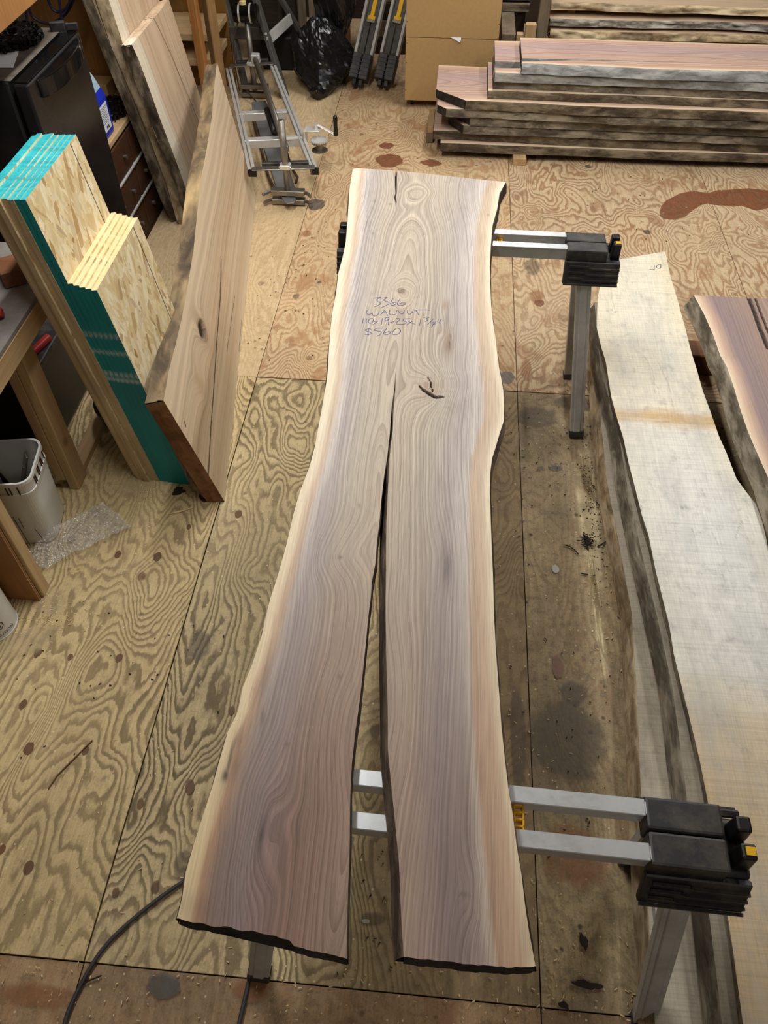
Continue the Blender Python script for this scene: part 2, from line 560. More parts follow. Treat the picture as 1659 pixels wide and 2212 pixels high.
def slab_object(name, pieces, ztop, thick, mats, parent=None, M=None, seed=0, outer=None, ring=None, fields=None, rough=0.004, zfun=None,
                smoothside=True, tt0=0.0):
    """pieces: dicts XL, XR (y->x), ytop(c), ybot(c), n, m, fl, fr (flare of the sides at the bottom).
    mats: top, side, end.  Boards lie with their length along local y; M moves the finished board."""
    V, Fc, MI = [], [], []
    nv = 0
    for P in pieces:
        n, m = P['n'], P['m']
        c = np.linspace(0, 1, m + 1)
        k = np.linspace(0, 1, n + 1)
        Y = (1 - k)[:, None] * P['ytop'](c)[None, :] + k[:, None] * P['ybot'](c)[None, :]
        X = (1 - c)[None, :] * P['XL'](Y) + c[None, :] * P['XR'](Y)
        Z = np.full_like(X, ztop)
        if zfun:
            Z = Z + zfun(X, Y)
        top = np.stack([X, Y, Z], -1).reshape(-1, 3)
        bot = np.stack([X, Y, np.full_like(X, ztop - thick)], -1).reshape(-1, 3)
        idx = np.arange((n + 1) * (m + 1)).reshape(n + 1, m + 1)
        V.append(top)
        t0 = nv
        nv += len(top)
        q = np.stack([idx[:-1, :-1], idx[1:, :-1], idx[1:, 1:], idx[:-1, 1:]], -1).reshape(-1, 4) + t0
        Fc.append(q)
        MI.append(np.zeros(len(q), int))
        # rim loop: left side down, bottom end, right side up, top end
        loops = [(idx[:, 0], (-1, 0), P.get('fl', 0.0), 1), (idx[-1, :], (0, -1), P.get('fe', 0.0), 2),
                 (idx[::-1, m], (1, 0), P.get('fr', 0.0), 1), (idx[0, ::-1], (0, 1), P.get('fe', 0.0), 2)]
        J = 4
        for ids, d, fl, mi in loops:
            e = top[ids]
            rows = [ids + t0]
            for j in range(1, J + 1):
                w = j / J
                nz = fnoise(e[:, 0] * 9 + j * 0.9, e[:, 1] * 9, seed + 5, 3)
                amp = rough * (math.sin(min(w * 1.15, 1.0) * math.pi) + 0.35)
                o_ = fl * w ** 0.8 + amp * nz
                p = e.copy()
                p[:, 0] += d[0] * o_
                p[:, 1] += d[1] * o_
                p[:, 2] = e[:, 2] * (1 - w) + (ztop - thick) * w
                V.append(p)
                rows.append(np.arange(nv, nv + len(p)))
                nv += len(p)
            for j in range(J):
                a, b = rows[j], rows[j + 1]
                q = np.stack([a[:-1], b[:-1], b[1:], a[1:]], -1)
                Fc.append(q)
                MI.append(np.full(len(q), mi))
        # underside: one coarse strip
        V.append(np.concatenate([bot[idx[:, 0]] - [[P.get('fl', 0.0), 0, 0]], bot[idx[:, m]] + [[P.get('fr', 0.0), 0, 0]]]))
        a = np.arange(nv, nv + n + 1)
        b = a + n + 1
        nv += 2 * (n + 1)
        q = np.stack([a[:-1], b[:-1], b[1:], a[1:]], -1)
        Fc.append(q)
        MI.append(np.full(len(q), 2))
    V = np.concatenate(V)
    Fc = np.concatenate(Fc)
    MI = np.concatenate(MI)
    OL, OR = outer if outer else (pieces[0]['XL'], pieces[-1]['XR'])
    xl, xr = OL(V[:, 1]), OR(V[:, 1])
    U = np.clip((V[:, 0] - xl) / np.maximum(xr - xl, 1e-4), 0, 1)
    T = V[:, 1] - tt0
    if ring:
        G = ring(V[:, 0], V[:, 1])
    else:
        xc = (xl + xr) / 2 + 0.04 * vnoise(V[:, 1] * 1.1, 0 * V[:, 1], seed + 1)
        G = np.sqrt((V[:, 0] - xc) ** 2 + (0.07 + 0.05 * vnoise(V[:, 1] * 1.6, 0 * T, seed + 2)) ** 2) + 0.006 * fnoise(V[:, 0] * 7, V[:, 1] * 2.5, seed + 3)
    D, K = (fields(V[:, 0], V[:, 1]) if fields else (np.zeros(len(V)), np.zeros(len(V))))
    loc = None
    W = V
    if M is not None:
        A = np.array(M)
        W = V @ A[:3, :3].T + A[:3, 3]
    if parent is not None:
        Mi = np.array(world_of(parent).inverted())
        W = W @ Mi[:3, :3].T + Mi[:3, 3]
    else:
        loc = np.array([(W[:, 0].min() + W[:, 0].max()) / 2, (W[:, 1].min() + W[:, 1].max()) / 2, W[:, 2].min()])
        W = W - loc
    me = bpy.data.meshes.new(name)
    me.vertices.add(len(W))
    me.vertices.foreach_set('co', W.astype(np.float32).ravel())
    me.loops.add(Fc.size)
    me.loops.foreach_set('vertex_index', Fc.ravel().astype(np.int32))
    me.polygons.add(len(Fc))
    me.polygons.foreach_set('loop_start', np.arange(0, Fc.size, 4, dtype=np.int32))
    me.polygons.foreach_set('loop_total', np.full(len(Fc), 4, dtype=np.int32))
    for mm in mats:
        me.materials.append(mm)
    me.polygons.foreach_set('material_index', MI.astype(np.int32))
    me.update(calc_edges=True)
    me.polygons.foreach_set('use_smooth', (MI == 1) if smoothside else np.zeros(len(MI), bool))
    for nm, arr in (('u', U), ('tt', T), ('lx', V[:, 0]), ('lz', V[:, 2]), ('g', G), ('dk', D), ('kn', K)):
        at_ = me.attributes.new(nm, 'FLOAT', 'POINT')
        at_.data.foreach_set('value', arr.astype(np.float32))
    o = bpy.data.objects.new(name, me)
    COL.objects.link(o)
    if parent is not None:
        o.parent = parent
    else:
        o.location = Vector(loc)
    return o


def const(v):
    return lambda c: np.full_like(np.asarray(c, float), v)


# ================================================================== MATERIALS
M_BLACK = black_plastic('black plastic dusty')
M_BLACK_CLEAN = plain('black satin', srgb(22, 22, 23), 0.4, var=0.3)
M_GALV = metal('galvanised steel', srgb(206, 211, 214), 0.34, 0.35, srgb(110, 102, 92), 0.6)
M_LEG = metal('grey folded steel', srgb(186, 186, 182), 0.45, 0.35, srgb(104, 88, 70), 0.1)
M_YELLOW = plain('yellow plastic', srgb(232, 176, 24), 0.45, var=0.1)
M_INK = plain('blue ballpoint ink', srgb(66, 62, 128), 0.5, var=0.05)
M_INKD = plain('dark pen ink', srgb(52, 50, 70), 0.6, var=0.05)
M_BARK_W = bark('weathered walnut bark', srgb(70, 62, 52), srgb(122, 114, 98), srgb(178, 168, 148), 32)
M_BARK_B = bark('grey blue bark', srgb(104, 102, 96), srgb(156, 160, 160), srgb(196, 198, 194), 30)
M_BARK_D = bark('dark brown bark', srgb(54, 45, 36), srgb(98, 86, 70), srgb(150, 136, 112), 34)
M_BARK_L = bark('tan bark', srgb(88, 72, 52), srgb(150, 130, 100), srgb(200, 182, 150), 28)
M_BARK_M = bark('maple bark and pale live edge', srgb(96, 74, 52), srgb(206, 182, 142), srgb(238, 220, 184), 16)
M_BARK_G = bark('silver flaky bark', srgb(70, 64, 56), srgb(146, 138, 126), srgb(208, 202, 190), 34, bump=1.0)
M_END_D = bark('dark painted end grain', srgb(34, 33, 31), srgb(50, 48, 46), srgb(70, 66, 60), 24, bump=0.3)
M_END_B = bark('brown end grain', srgb(104, 70, 44), srgb(142, 102, 66), srgb(170, 130, 90), 12, bump=0.2)
M_BARK_E = bark('mottled elm bark edge', srgb(62, 54, 46), srgb(128, 110, 86), srgb(214, 184, 134), 9, bump=0.5)
M_THINBARK = bark('thin dark bark edge', srgb(50, 42, 36), srgb(88, 74, 62), srgb(136, 118, 100), 30)

WAL_CREAM, WAL_PEACH, WAL_PURP = srgb(230, 216, 190), srgb(202, 180, 156), srgb(178, 168, 164)
WAL_LINE, WAL_TAN, WAL_GREY = srgb(204, 196, 188), srgb(190, 177, 158), srgb(186, 175, 160)
WAL_UP = [(0.0, WAL_CREAM), (0.03, WAL_CREAM), (0.065, WAL_PEACH), (0.10, WAL_LINE), (0.135, WAL_PURP), (0.25, WAL_GREY), (0.45, WAL_TAN),
          (0.62, WAL_GREY), (0.78, srgb(180, 170, 164)), (0.875, WAL_LINE), (0.905, srgb(200, 178, 154)), (0.955, srgb(208, 188, 164)), (0.985, WAL_CREAM)]
LOW_BROWN, LOW_PURP = srgb(146, 117, 103), srgb(142, 124, 121)  # near-end browns, lowered further in colour for the weaker light there
WAL_LOW = [(0.0, srgb(222, 202, 160)), (0.028, srgb(218, 194, 152)), (0.052, srgb(176, 140, 110)), (0.10, srgb(146, 126, 116)), (0.17, LOW_PURP), (0.30, LOW_BROWN),
           (0.50, srgb(158, 135, 119)), (0.66, srgb(168, 146, 130)), (0.77, LOW_PURP), (0.855, srgb(160, 142, 134)), (0.885, srgb(192, 177, 163)), (0.905, srgb(180, 149, 125)),
           (0.965, srgb(198, 168, 140)), (0.99, srgb(220, 200, 168))]
M_WALNUT = slab_top('walnut face', WAL_UP, WAL_LOW, (1.75, 0.55), (150.0, 0.34), 0.42, fibre=0.26, knotcol=srgb(150, 118, 92))
PINK = srgb(200, 168, 150)
M_WALNUT_S = slab_top('walnut stack face', [(0.0, srgb(226, 204, 168)), (0.06, srgb(206, 170, 146)), (0.3, srgb(186, 160, 156)), (0.6, srgb(196, 166, 150)),
                                            (0.93, srgb(206, 172, 150)), (1.0, srgb(236, 214, 180))], ring=(80, 0.35), lines=0.3)
M_WALNUT_D = slab_top('darker walnut face', [(0.0, srgb(232, 212, 184)), (0.018, srgb(222, 196, 168)), (0.05, srgb(194, 164, 144)), (0.10, srgb(150, 130, 130)), (0.17, srgb(152, 132, 128)),
                                             (0.3, srgb(164, 140, 126)), (0.6, srgb(156, 134, 122)), (0.9, srgb(150, 128, 118)), (1.0, srgb(220, 190, 160))], ring=(120, 0.22), lines=0.25)
M_MAPLE = slab_top('rough sawn pale maple', [(0.0, srgb(232, 226, 212)), (0.3, srgb(238, 235, 226)), (0.7, srgb(236, 234, 228)), (1.0, srgb(232, 226, 210))],
                   ring=(40, 0.10), lines=0.06, saw=0.26, mottle=(srgb(176, 177, 176), 0.5), fibre=0.2, rough=0.75, tnorm=(-0.25, 3.4),
                   tstops=([(0.0, srgb(214, 194, 162)), (0.28, srgb(216, 196, 164)), (0.36, srgb(228, 214, 192)), (0.41, srgb(250, 250, 248)), (0.55, srgb(250, 252, 254)), (0.695, srgb(252, 250, 244)),
                            (0.708, srgb(224, 190, 136)), (0.72, srgb(252, 246, 234)), (0.85, srgb(252, 248, 236)), (1.0, srgb(250, 244, 226))], 0.05))
M_MAPLE_D = slab_top('dusty maple ledge', [(0.0, srgb(176, 166, 148)), (0.5, srgb(184, 174, 156)), (1.0, srgb(176, 166, 150))], ring=(40, 0.1), lines=0.1, saw=0.3,
                     mottle=(srgb(122, 112, 96), 0.5), rough=0.8)
M_PALE = slab_top('planed pale face', [(0.0, srgb(230, 218, 194)), (0.12, srgb(232, 222, 200)), (0.2, srgb(218, 194, 164)), (0.34, srgb(208, 182, 152)), (0.5, srgb(216, 192, 162)),
                                       (0.62, srgb(202, 174, 144)), (0.8, srgb(210, 186, 156)), (1.0, srgb(198, 170, 140))], ring=(38, 0.25), lines=0.28, fibre=0.15)
M_ELM = slab_top('pale elm face', [(0.0, srgb(226, 208, 180)), (0.12, srgb(214, 190, 158)), (0.3, srgb(222, 200, 168)), (0.5, srgb(208, 182, 150)), (0.75, srgb(216, 194, 164)),
                                   (1.0, srgb(224, 204, 174))], ring=(30, 0.24), lines=0.30, fibre=0.15, knotcol=srgb(164, 128, 90))
M_PINE = wood('pine stud', srgb(206, 178, 134), srgb(172, 138, 96), 2, 9, 0.1, knots=0.6)
M_PINE_Y = wood('pine board along y', srgb(206, 178, 134), srgb(172, 138, 96), 1, 9, 0.1)
M_PINE_X = wood('pine board along x', srgb(206, 178, 134), srgb(172, 138, 96), 0, 9, 0.1)
M_STUD_O = wood('orange fir stud', srgb(196, 138, 78), srgb(150, 94, 46), 2, 8, 0.1, knots=0.7, seed=3)
M_STUD_G = wood('weathered post', srgb(178, 138, 84), srgb(112, 86, 58), 2, 7, 0.08, knots=0.3, seed=5, dirt=0.35)
M_BROWNPLY = wood('brown plywood panel', srgb(180, 132, 80), srgb(146, 100, 56), 2, 4, 0.2, seed=2)
M_YELPLY = wood('yellow brown plywood panel', srgb(150, 108, 52), srgb(122, 84, 38), 2, 4, 0.25, seed=6, dirt=0.3)
M_SHADE_DRAWER = wood('shade darkened drawer wood', srgb(84, 50, 28), srgb(50, 28, 16), 1, 7, 0.2, seed=8, dirt=0.4)  # brown wood, its colour darkened because the drawers stand in shade
M_DARKBEAM = wood('dark brown beam', srgb(140, 92, 60), srgb(104, 66, 42), 0, 6, 0.15, seed=4, dirt=0.4)
M_MDF = plain('brown fibreboard', srgb(186, 152, 102), 0.6, var=0.06, scale=40)
M_OLDWOOD = wood('old grey board', srgb(150, 134, 110), srgb(100, 86, 68), 2, 8, 0.1, seed=9, dirt=0.4)
M_DARKWOOD = wood('dark board', srgb(70, 58, 46), srgb(42, 34, 28), 0, 8, 0.1, seed=11, dirt=0.4)
M_GREYPAINT = wood('dark grey ladder wood', srgb(92, 90, 86), srgb(66, 63, 60), 2, 8, 0.1, seed=12, dirt=0.3)
M_GREYTOP = plain('dusty grey bench top', srgb(122, 118, 112), 0.85, var=0.25, scale=14)
M_OSB = osb('oriented strand board')
M_OSBEDGE = wood('strand board edge', srgb(206, 186, 148), srgb(162, 138, 100), 2, 26, 0.1, fine=0.5, dirt=0.1, seed=5)
M_OSBCUT = wood('fresh cut strand board end', srgb(240, 222, 178), srgb(206, 176, 120), 1, 30, 0.12, fine=0.3, dirt=0.0, seed=7)


def teal_mat(name, scuffs):
    t = NT(name)
    n = t.noise(t.coord((60, 60, 4)), 1.0, 4, 0.7)
    c = t.mix(t.framp(n, [(0.3, 0), (0.7, 1)]), srgb(2, 118, 122), srgb(10, 142, 146))
    if scuffs:
        sx = t.nt.nodes.new('ShaderNodeSeparateXYZ')
        t.link(sx.inputs[0], t.coord())
        z = t.math('ADD', t.math('MULTIPLY', sx.outputs[2], 1.0), t.math('MULTIPLY', t.noise(t.coord((90, 20, 20)), 1.0, 3, 0.7), 0.03))
        bands = t.framp(z, [(0.0, 0), (0.545, 0), (0.56, 0.75), (0.575, 0.2), (0.587, 0.8), (0.605, 0), (0.67, 0), (0.682, 0.75), (0.70, 0.0), (0.745, 0.0), (0.756, 0.7), (0.775, 0)])
        c = t.mix(t.math('MULTIPLY', bands, t.framp(t.noise(t.coord((120, 30, 25)), 1.0, 3, 0.7), [(0.35, 0), (0.6, 1)])), c, srgb(214, 224, 222))
    return t.fin(c, 0.5, 0, 0.4)


M_TEAL = teal_mat('teal edge paint', True)
M_TEALTOP = plain('turquoise sprayed end', srgb(36, 168, 178), 0.6, var=0.35, scale=60)
M_WHITE = plain('white plastic', srgb(222, 222, 216), 0.45, var=0.05)
M_DRIP = plain('dried brown stain', srgb(74, 44, 28), 0.5, var=0.2)
M_PAPER = plain('white paper', srgb(226, 230, 234), 0.7, var=0.04)
M_FRIDGE = plain('black fridge enamel', srgb(26, 26, 27), 0.22, var=0.35, scale=9, spec=0.5)
M_FRIDGE_TOP = plain('dusty fridge top', srgb(92, 84, 74), 0.75, var=0.45, scale=18)
M_GLOSSBLACK = plain('gloss black moulding', srgb(14, 14, 15), 0.12, var=0.2)
M_BAG = plain('black bin liner', srgb(17, 18, 20), 0.24, var=0.2, spec=0.5)
M_BLUE = plain('blue jug plastic', srgb(26, 48, 190), 0.35, var=0.12)
M_CLEARBLUE = plain('pale translucent jug top', srgb(170, 196, 214), 0.35, var=0.06)
M_ALU = metal('brushed aluminium', srgb(222, 222, 218), 0.32, 0.12, srgb(140, 132, 120), 0.5)
M_STEEL = metal('oily steel', srgb(150, 146, 138), 0.35, 0.4, srgb(72, 60, 48))
M_BAR = metal('worn guide bar', srgb(140, 142, 144), 0.4, 0.35, srgb(80, 74, 66), 0.6)
M_RUST = metal('rusty chain', srgb(92, 74, 58), 0.55, 0.6, srgb(60, 38, 24), 0.5)
M_CHAIN = plain('oily black chain', srgb(30, 29, 28), 0.35, 0.3, var=0.5, scale=90)
M_CORD = plain('dark grey cord rubber', srgb(58, 60, 62), 0.55, var=0.1)
M_CREAMCAP = plain('cream cap', srgb(226, 208, 150), 0.5, var=0.06)
M_BARKCHIP = plain('dark bark chip', srgb(44, 36, 30), 0.85, var=0.3, scale=40)
M_CHIP = plain('pale wood chip', srgb(222, 196, 146), 0.8, var=0.15, scale=30)
M_RED = plain('red plastic', srgb(170, 46, 40), 0.5, var=0.1)
M_WALL = plain('dull painted wall boards', srgb(120, 108, 92), 0.85, var=0.15, scale=3)
M_CEIL = plain('white ceiling', srgb(214, 210, 200), 0.9, var=0.05)


def bubble_mat():
    t = NT('bubble wrap film')
    v = t.voro(t.coord((95, 95, 95)), 1.0, rand=0.25)
    t.bump(t.framp(v.outputs['Distance'], [(0.0, 1), (0.5, 0)]), 0.9, 0.004)
    t.fin(srgb(236, 236, 232), 0.08, 0, 1.0)
    tr = t.nt.nodes.new('ShaderNodeBsdfTransparent')
    mx = t.nt.nodes.new('ShaderNodeMixShader')
    mx.inputs[0].default_value = 0.22
    gl = t.nt.nodes.new('ShaderNodeBsdfGlossy')
    gl.inputs['Roughness'].default_value = 0.16
    bp = [n for n in t.nt.nodes if n.type == 'BUMP'][0]
    t.nt.links.new(bp.outputs[0], gl.inputs['Normal'])
    m0 = t.nt.nodes.new('ShaderNodeMixShader')
    m0.inputs[0].default_value = 0.16
    t.nt.links.new(tr.outputs[0], m0.inputs[1])
    t.nt.links.new(gl.outputs[0], m0.inputs[2])
    t.nt.links.new(m0.outputs[0], mx.inputs[1])
    t.nt.links.new(t.bsdf.outputs[0], mx.inputs[2])
    t.nt.links.new(mx.outputs[0], t.out.inputs[0])
    return t.mat


M_BUBBLE = bubble_mat()


def stain_mat(name, col, amt, rough=0.4, soft=0.12):
    t = NT(name)
    n = t.noise(t.coord((14, 14, 1)), 1.0, 5, 0.7)
    n2 = t.noise(t.coord((34, 34, 1), (3, 3, 0)), 1.0, 4, 0.7)
    t.fin(t.ramp(n, [(0.3, tuple(c * 0.75 for c in col[:3]) + (1,)), (0.7, tuple(min(1, c * 1.2) for c in col[:3]) + (1,))]), rough, 0, 0.4)
    tr = t.nt.nodes.new('ShaderNodeBsdfTransparent')
    mx = t.nt.nodes.new('ShaderNodeMixShader')
    e = t.math('ADD', t.attr('fade'), t.math('MULTIPLY', t.math('SUBTRACT', n2, 0.5), 0.9))
    edge = t.framp(e, [(0.30, 0.0), (0.30 + soft, 1.0)])
    t.link(mx.inputs[0], t.math('MULTIPLY', t.framp(n, [(0.25, amt * 0.6), (0.65, amt)]), edge))
    t.nt.links.new(tr.outputs[0], mx.inputs[1])
    t.nt.links.new(t.bsdf.outputs[0], mx.inputs[2])
    t.nt.links.new(mx.outputs[0], t.out.inputs[0])
    return t.mat


def fade_attr(o, vals):
    a_ = o.data.attributes.new('fade', 'FLOAT', 'POINT')
    a_.data.foreach_set('value', np.array(vals, np.float32))
    return o


M_STAIN_R = stain_mat('red brown floor stain', srgb(136, 84, 56), 0.85)
M_STAIN_G = stain_mat('grey floor stain', srgb(92, 90, 88), 0.7)
M_PATCH_W = stain_mat('damp and dark patches', srgb(98, 86, 70), 0.5, 0.5, 0.4)  # used for wet spots and for other darker patches of floor
M_STAIN_O = stain_mat('orange brown stain', srgb(158, 104, 62), 0.5, 0.5, 0.5)
M_STAIN_L = stain_mat('pale paint spill', srgb(200, 196, 186), 0.8)
M_DUST2 = stain_mat('thin sawdust film', srgb(206, 188, 148), 0.45, 0.9, 0.6)
M_DUST = stain_mat('sawdust drift', srgb(214, 196, 156), 0.9, 0.9, 0.6)

# ================================================================== ROOM
XE = [-3.276, -2.058, -0.84, 0.378, 1.597, 2.815, 4.03]
YE = [-2.07, 0.367, 2.80, 5.24, 7.68]
floor = MB().bx(-3.276, 4.03, -2.07, 7.68, -0.06, -0.019).build('floor', M_DARKWOOD)
tag(floor, 'plywood sheet floor of the workshop', kind='structure')

PL = {}
PL['olive'] = plywood('plywood olive', srgb(210, 187, 138), srgb(114, 94, 62), None, 42, 2.6, 0.8, 0.92, 0.25, srgb(120, 102, 72), 1.0)
PL['olive2'] = plywood('plywood grey olive', srgb(206, 185, 140), srgb(106, 90, 62), None, 38, 2.8, 1.0, 0.98, 0.35, srgb(116, 100, 74), 4.0, xbrown=(-0.05, 0.22))
PL['dirty'] = plywood('plywood dirty brown', srgb(186, 164, 124), srgb(132, 114, 82), srgb(150, 120, 86), 30, 2.8, 0.9, 0.55, 0.9, srgb(118, 106, 84), 2.0, 0.5, 0.9)
PL['cream'] = plywood('plywood dusty cream', srgb(208, 184, 144), srgb(172, 142, 102), None, 30, 2.6, 0.9, 0.45, 0.25, srgb(150, 124, 86), 3.0, 0.5)
PL['orange'] = plywood('plywood orange grain', srgb(210, 184, 144), srgb(156, 116, 82), srgb(170, 122, 80), 30, 3.0, 1.3, 0.85, 0.25, srgb(128, 102, 74), 5.0, 0.7, 0.8)
PL['tan'] = plywood('plywood brown grain', srgb(208, 184, 147), srgb(140, 106, 77), srgb(156, 113, 77), 34, 3.0, 1.5, 0.95, 0.25, srgb(134, 108, 80), 6.0, 0.7, 0.6)
PL['tan2'] = plywood('plywood brown grain far', srgb(208, 186, 150), srgb(150, 116, 87), srgb(160, 118, 82), 34, 3.0, 1.5, 0.9, 0.2, srgb(140, 110, 78), 7.0, 0.7, 0.6)
PL['front'] = plywood('plywood worn brown', srgb(180, 150, 112), srgb(134, 108, 78), srgb(160, 120, 80), 18, 2.0, 1.2, 0.45, 0.6, srgb(104, 88, 68), 8.0, 0.4, 0.8)
sheet_kind = {  # (column, row): material, surface height
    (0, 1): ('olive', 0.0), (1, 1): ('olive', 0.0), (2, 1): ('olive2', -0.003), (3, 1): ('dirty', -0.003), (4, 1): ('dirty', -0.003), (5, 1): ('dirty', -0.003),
    (0, 2): ('cream', -0.002), (1, 2): ('cream', -0.002), (2, 2): ('orange', 0.0), (3, 2): ('tan', -0.001), (4, 2): ('tan2', -0.001), (5, 2): ('tan2', -0.001)}
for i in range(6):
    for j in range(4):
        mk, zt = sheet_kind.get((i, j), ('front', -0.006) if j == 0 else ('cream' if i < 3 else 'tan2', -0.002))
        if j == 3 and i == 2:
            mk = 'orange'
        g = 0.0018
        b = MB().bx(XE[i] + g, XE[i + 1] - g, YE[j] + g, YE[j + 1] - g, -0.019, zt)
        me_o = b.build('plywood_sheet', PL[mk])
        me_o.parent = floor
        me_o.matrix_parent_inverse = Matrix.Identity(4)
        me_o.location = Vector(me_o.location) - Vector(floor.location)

X0, X1, Y0, Y1 = -3.26, 4.02, -2.06, 7.66


def struct(name, b, m, label):
    return tag(b.build(name, m), label, kind='structure')


struct('wall_left', MB().bx(X0 - 0.1, X0, Y0, Y1, 0, CEIL_Z), M_WALL, 'dull wall on the left side of the workshop')
struct('wall_right', MB().bx(X1, X1 + 0.1, Y0, Y1, 0, CEIL_Z), M_WALL, 'dull wall on the right side of the workshop')
struct('wall_back', MB().bx(X0, X1, Y1, Y1 + 0.1, 0, CEIL_Z), M_DARKWOOD, 'dark wall at the back of the workshop')
struct('wall_front', MB().bx(X0, X1, Y0 - 0.1, Y0, 0, CEIL_Z), M_WALL, 'wall behind the viewer')
struct('ceiling', MB().bx(X0, X1, Y0, Y1, CEIL_Z, CEIL_Z + 0.1), M_CEIL, 'white workshop ceiling')
for (tx, ty, tl, tw) in TUBES:
    lab = {-0.85: 'white strip light housing above the left side of the slab', 1.75: 'white strip light housing above the maple boards',
           0.4: 'white strip light housing above the back of the shop', 0.6: 'white strip light housing behind the viewer'}[tx]
    f = thing('strip_light', lab, 'light', (tx, ty, CEIL_Z - 0.08), 0, 'ceiling strip lights')
    MB().bx(tx - 0.1, tx + 0.1, ty - tl / 2, ty + tl / 2, CEIL_Z - 0.05, CEIL_Z - 0.001).build('housing', M_WHITE, f, 0.004)
    MB().bx(tx - 0.085, tx + 0.085, ty - tl / 2 - 0.03, ty - tl / 2, CEIL_Z - 0.09, CEIL_Z - 0.001).build('end_cap', M_WHITE, f, 0.004)
    MB().bx(tx - 0.085, tx + 0.085, ty + tl / 2, ty + tl / 2 + 0.03, CEIL_Z - 0.09, CEIL_Z - 0.001).build('end_cap', M_WHITE, f, 0.004)

# ================================================================== MAIN WALNUT SLAB
ZS, TS = 0.857, 0.045


def pxs(lst, z):
    return [at(x, y, z) for x, y in lst]


LEFT_PX = [(762, 365), (755, 409), (751, 473), (747, 523), (740, 556), (731, 590), (726, 634), (719, 667), (715, 700), (711, 750), (708, 800), (706, 821), (694, 890), (680, 965),
           (668, 1010), (648, 1062), (634, 1110), (618, 1180), (598, 1250), (583, 1296), (565, 1373), (545, 1434), (524, 1486), (514, 1537), (491, 1583), (478, 1629), (458, 1701),
           (437, 1767), (417, 1829), (401, 1885), (394, 1937), (382, 1985)]
RIGHT_PX = [(1093, 393), (1079, 418), (1074, 451), (1064, 487), (1060, 534), (1058, 576), (1059, 617), (1061, 659), (1065, 695), (1070, 728), (1075, 770), (1079, 800), (1083, 820),
            (1087, 843), (1089, 876), (1088, 910), (1079, 937), (1071, 965), (1063, 990), (1059, 1021), (1058, 1065), (1060, 1120), (1062, 1176), (1065, 1245), (1067, 1327), (1071, 1404),
            (1078, 1496), (1083, 1568), (1090, 1634), (1098, 1701), (1108, 1762), (1116, 1829), (1126, 1885), (1134, 1952), (1142, 2008), (1157, 2088)]
SPL_L = [(853, 365), (853.5, 400), (854, 418), (851, 426), (854, 436), (855, 448), (856, 600), (855, 799), (852, 838), (846, 880), (842, 937), (837, 982), (830, 1026), (824, 1079), (819, 1134), (814, 1170), (811, 1215),
         (804, 1254), (800, 1298), (796, 1327), (788, 1414), (778, 1506), (768, 1578), (760, 1650), (757, 1711), (756, 1762), (755, 1839), (752, 1916), (749, 2019), (749, 2072)]
SPL_R = [(858, 365), (857.5, 400), (857, 418), (855, 426), (857, 436), (855, 448), (856, 600), (855, 799), (854, 843), (850, 893), (848.5, 932), (845, 955), (841, 993), (839, 1037), (837, 1079), (835, 1120), (834, 1176),
         (834, 1231), (833, 1290), (833, 1327), (834, 1404), (836, 1480), (838, 1557), (838, 1619), (844, 1685), (851, 1752), (857, 1813), (862, 1865), (865, 1942), (867, 1993), (872, 2066)]
XL, XR = efn(pxs(LEFT_PX, ZS)), efn(pxs(RIGHT_PX, ZS))
XSL, XSR = efn(pxs(SPL_L, ZS)), efn(pxs(SPL_R, ZS))
TOP_E = pxs([(762, 365), (771, 363.6), (819, 366), (857, 369), (930, 376), (999, 384), (1093, 393)], ZS)
BOT_L = pxs([(382, 1985), (417, 1993), (463, 2002), (519, 2009), (575, 2019), (630, 2033), (637, 2042), (668, 2049), (709, 2062), (749, 2071)], ZS)
BOT_R = pxs([(872, 2066), (940, 2075), (1010, 2083), (1080, 2088), (1157, 2089)], ZS)


def end_fn(pts, x0, x1, jag=0.0, seed=0):
    p = np.array(pts)[:, :2]

    def f(c):
        x = x0 + (x1 - x0) * np.asarray(c)
        return np.interp(x, p[:, 0], p[:, 1]) + jag * fnoise(x * 60, x * 0 + seed, seed, 2)
    return f


XT0, XTM, XT1 = TOP_E[0][0], TOP_E[3][0], TOP_E[-1][0]

KNOTS = [  # px, py, radius across, radius along, ring bulge
    (867, 628, 0.035, 0.04, 0.055), (905, 418, 0.05, 0.06, 0.05), (930, 838, 0.045, 0.06, 0.085), (965, 705, 0.02, 0.08, 0.02), (740, 1195, 0.05, 0.05, 0.05),
    (965, 1225, 0.025, 0.09, 0.02), (490, 1655, 0.03, 0.07, 0.04), (560, 1805, 0.03, 0.08, 0.05), (1005, 1935, 0.02, 0.03, 0.02), (720, 1560, 0.06, 0.08, 0.03), (850, 1560, 0.05, 0.1, 0.03)]
KW = [(at(a, b, ZS), c, d, e) for a, b, c, d, e in KNOTS]


def main_ring(x, y):
    xp = np.interp(y, [0.2, 1.0, 2.0, 3.1], [-0.10, -0.11, -0.13, -0.13]) + 0.03 * vnoise(y * 1.3, y * 0, 3)
    d = 0.05 + 0.055 * vnoise(y * 1.25, y * 0 + 2, 4) + 0.02 * vnoise(y * 3.1, x * 2, 6)
    r = np.sqrt((x - xp) ** 2 + d ** 2) + 0.012 * fnoise(x * 5, y * 2.2, 8, 3) + 0.0022 * fnoise(x * 28, y * 5, 18, 3)
    wx, wy = x + 0.022 * fnoise(x * 14, y * 9, 31, 2), y + 0.03 * fnoise(x * 12, y * 8, 37, 2)
    for p, sx, sy, a in KW:
        q = ((wx - p[0]) / (sx * 1.5)) ** 2 + ((wy - p[1]) / (sy * 1.7)) ** 2
        r = r - a * np.exp(-q)
    return r


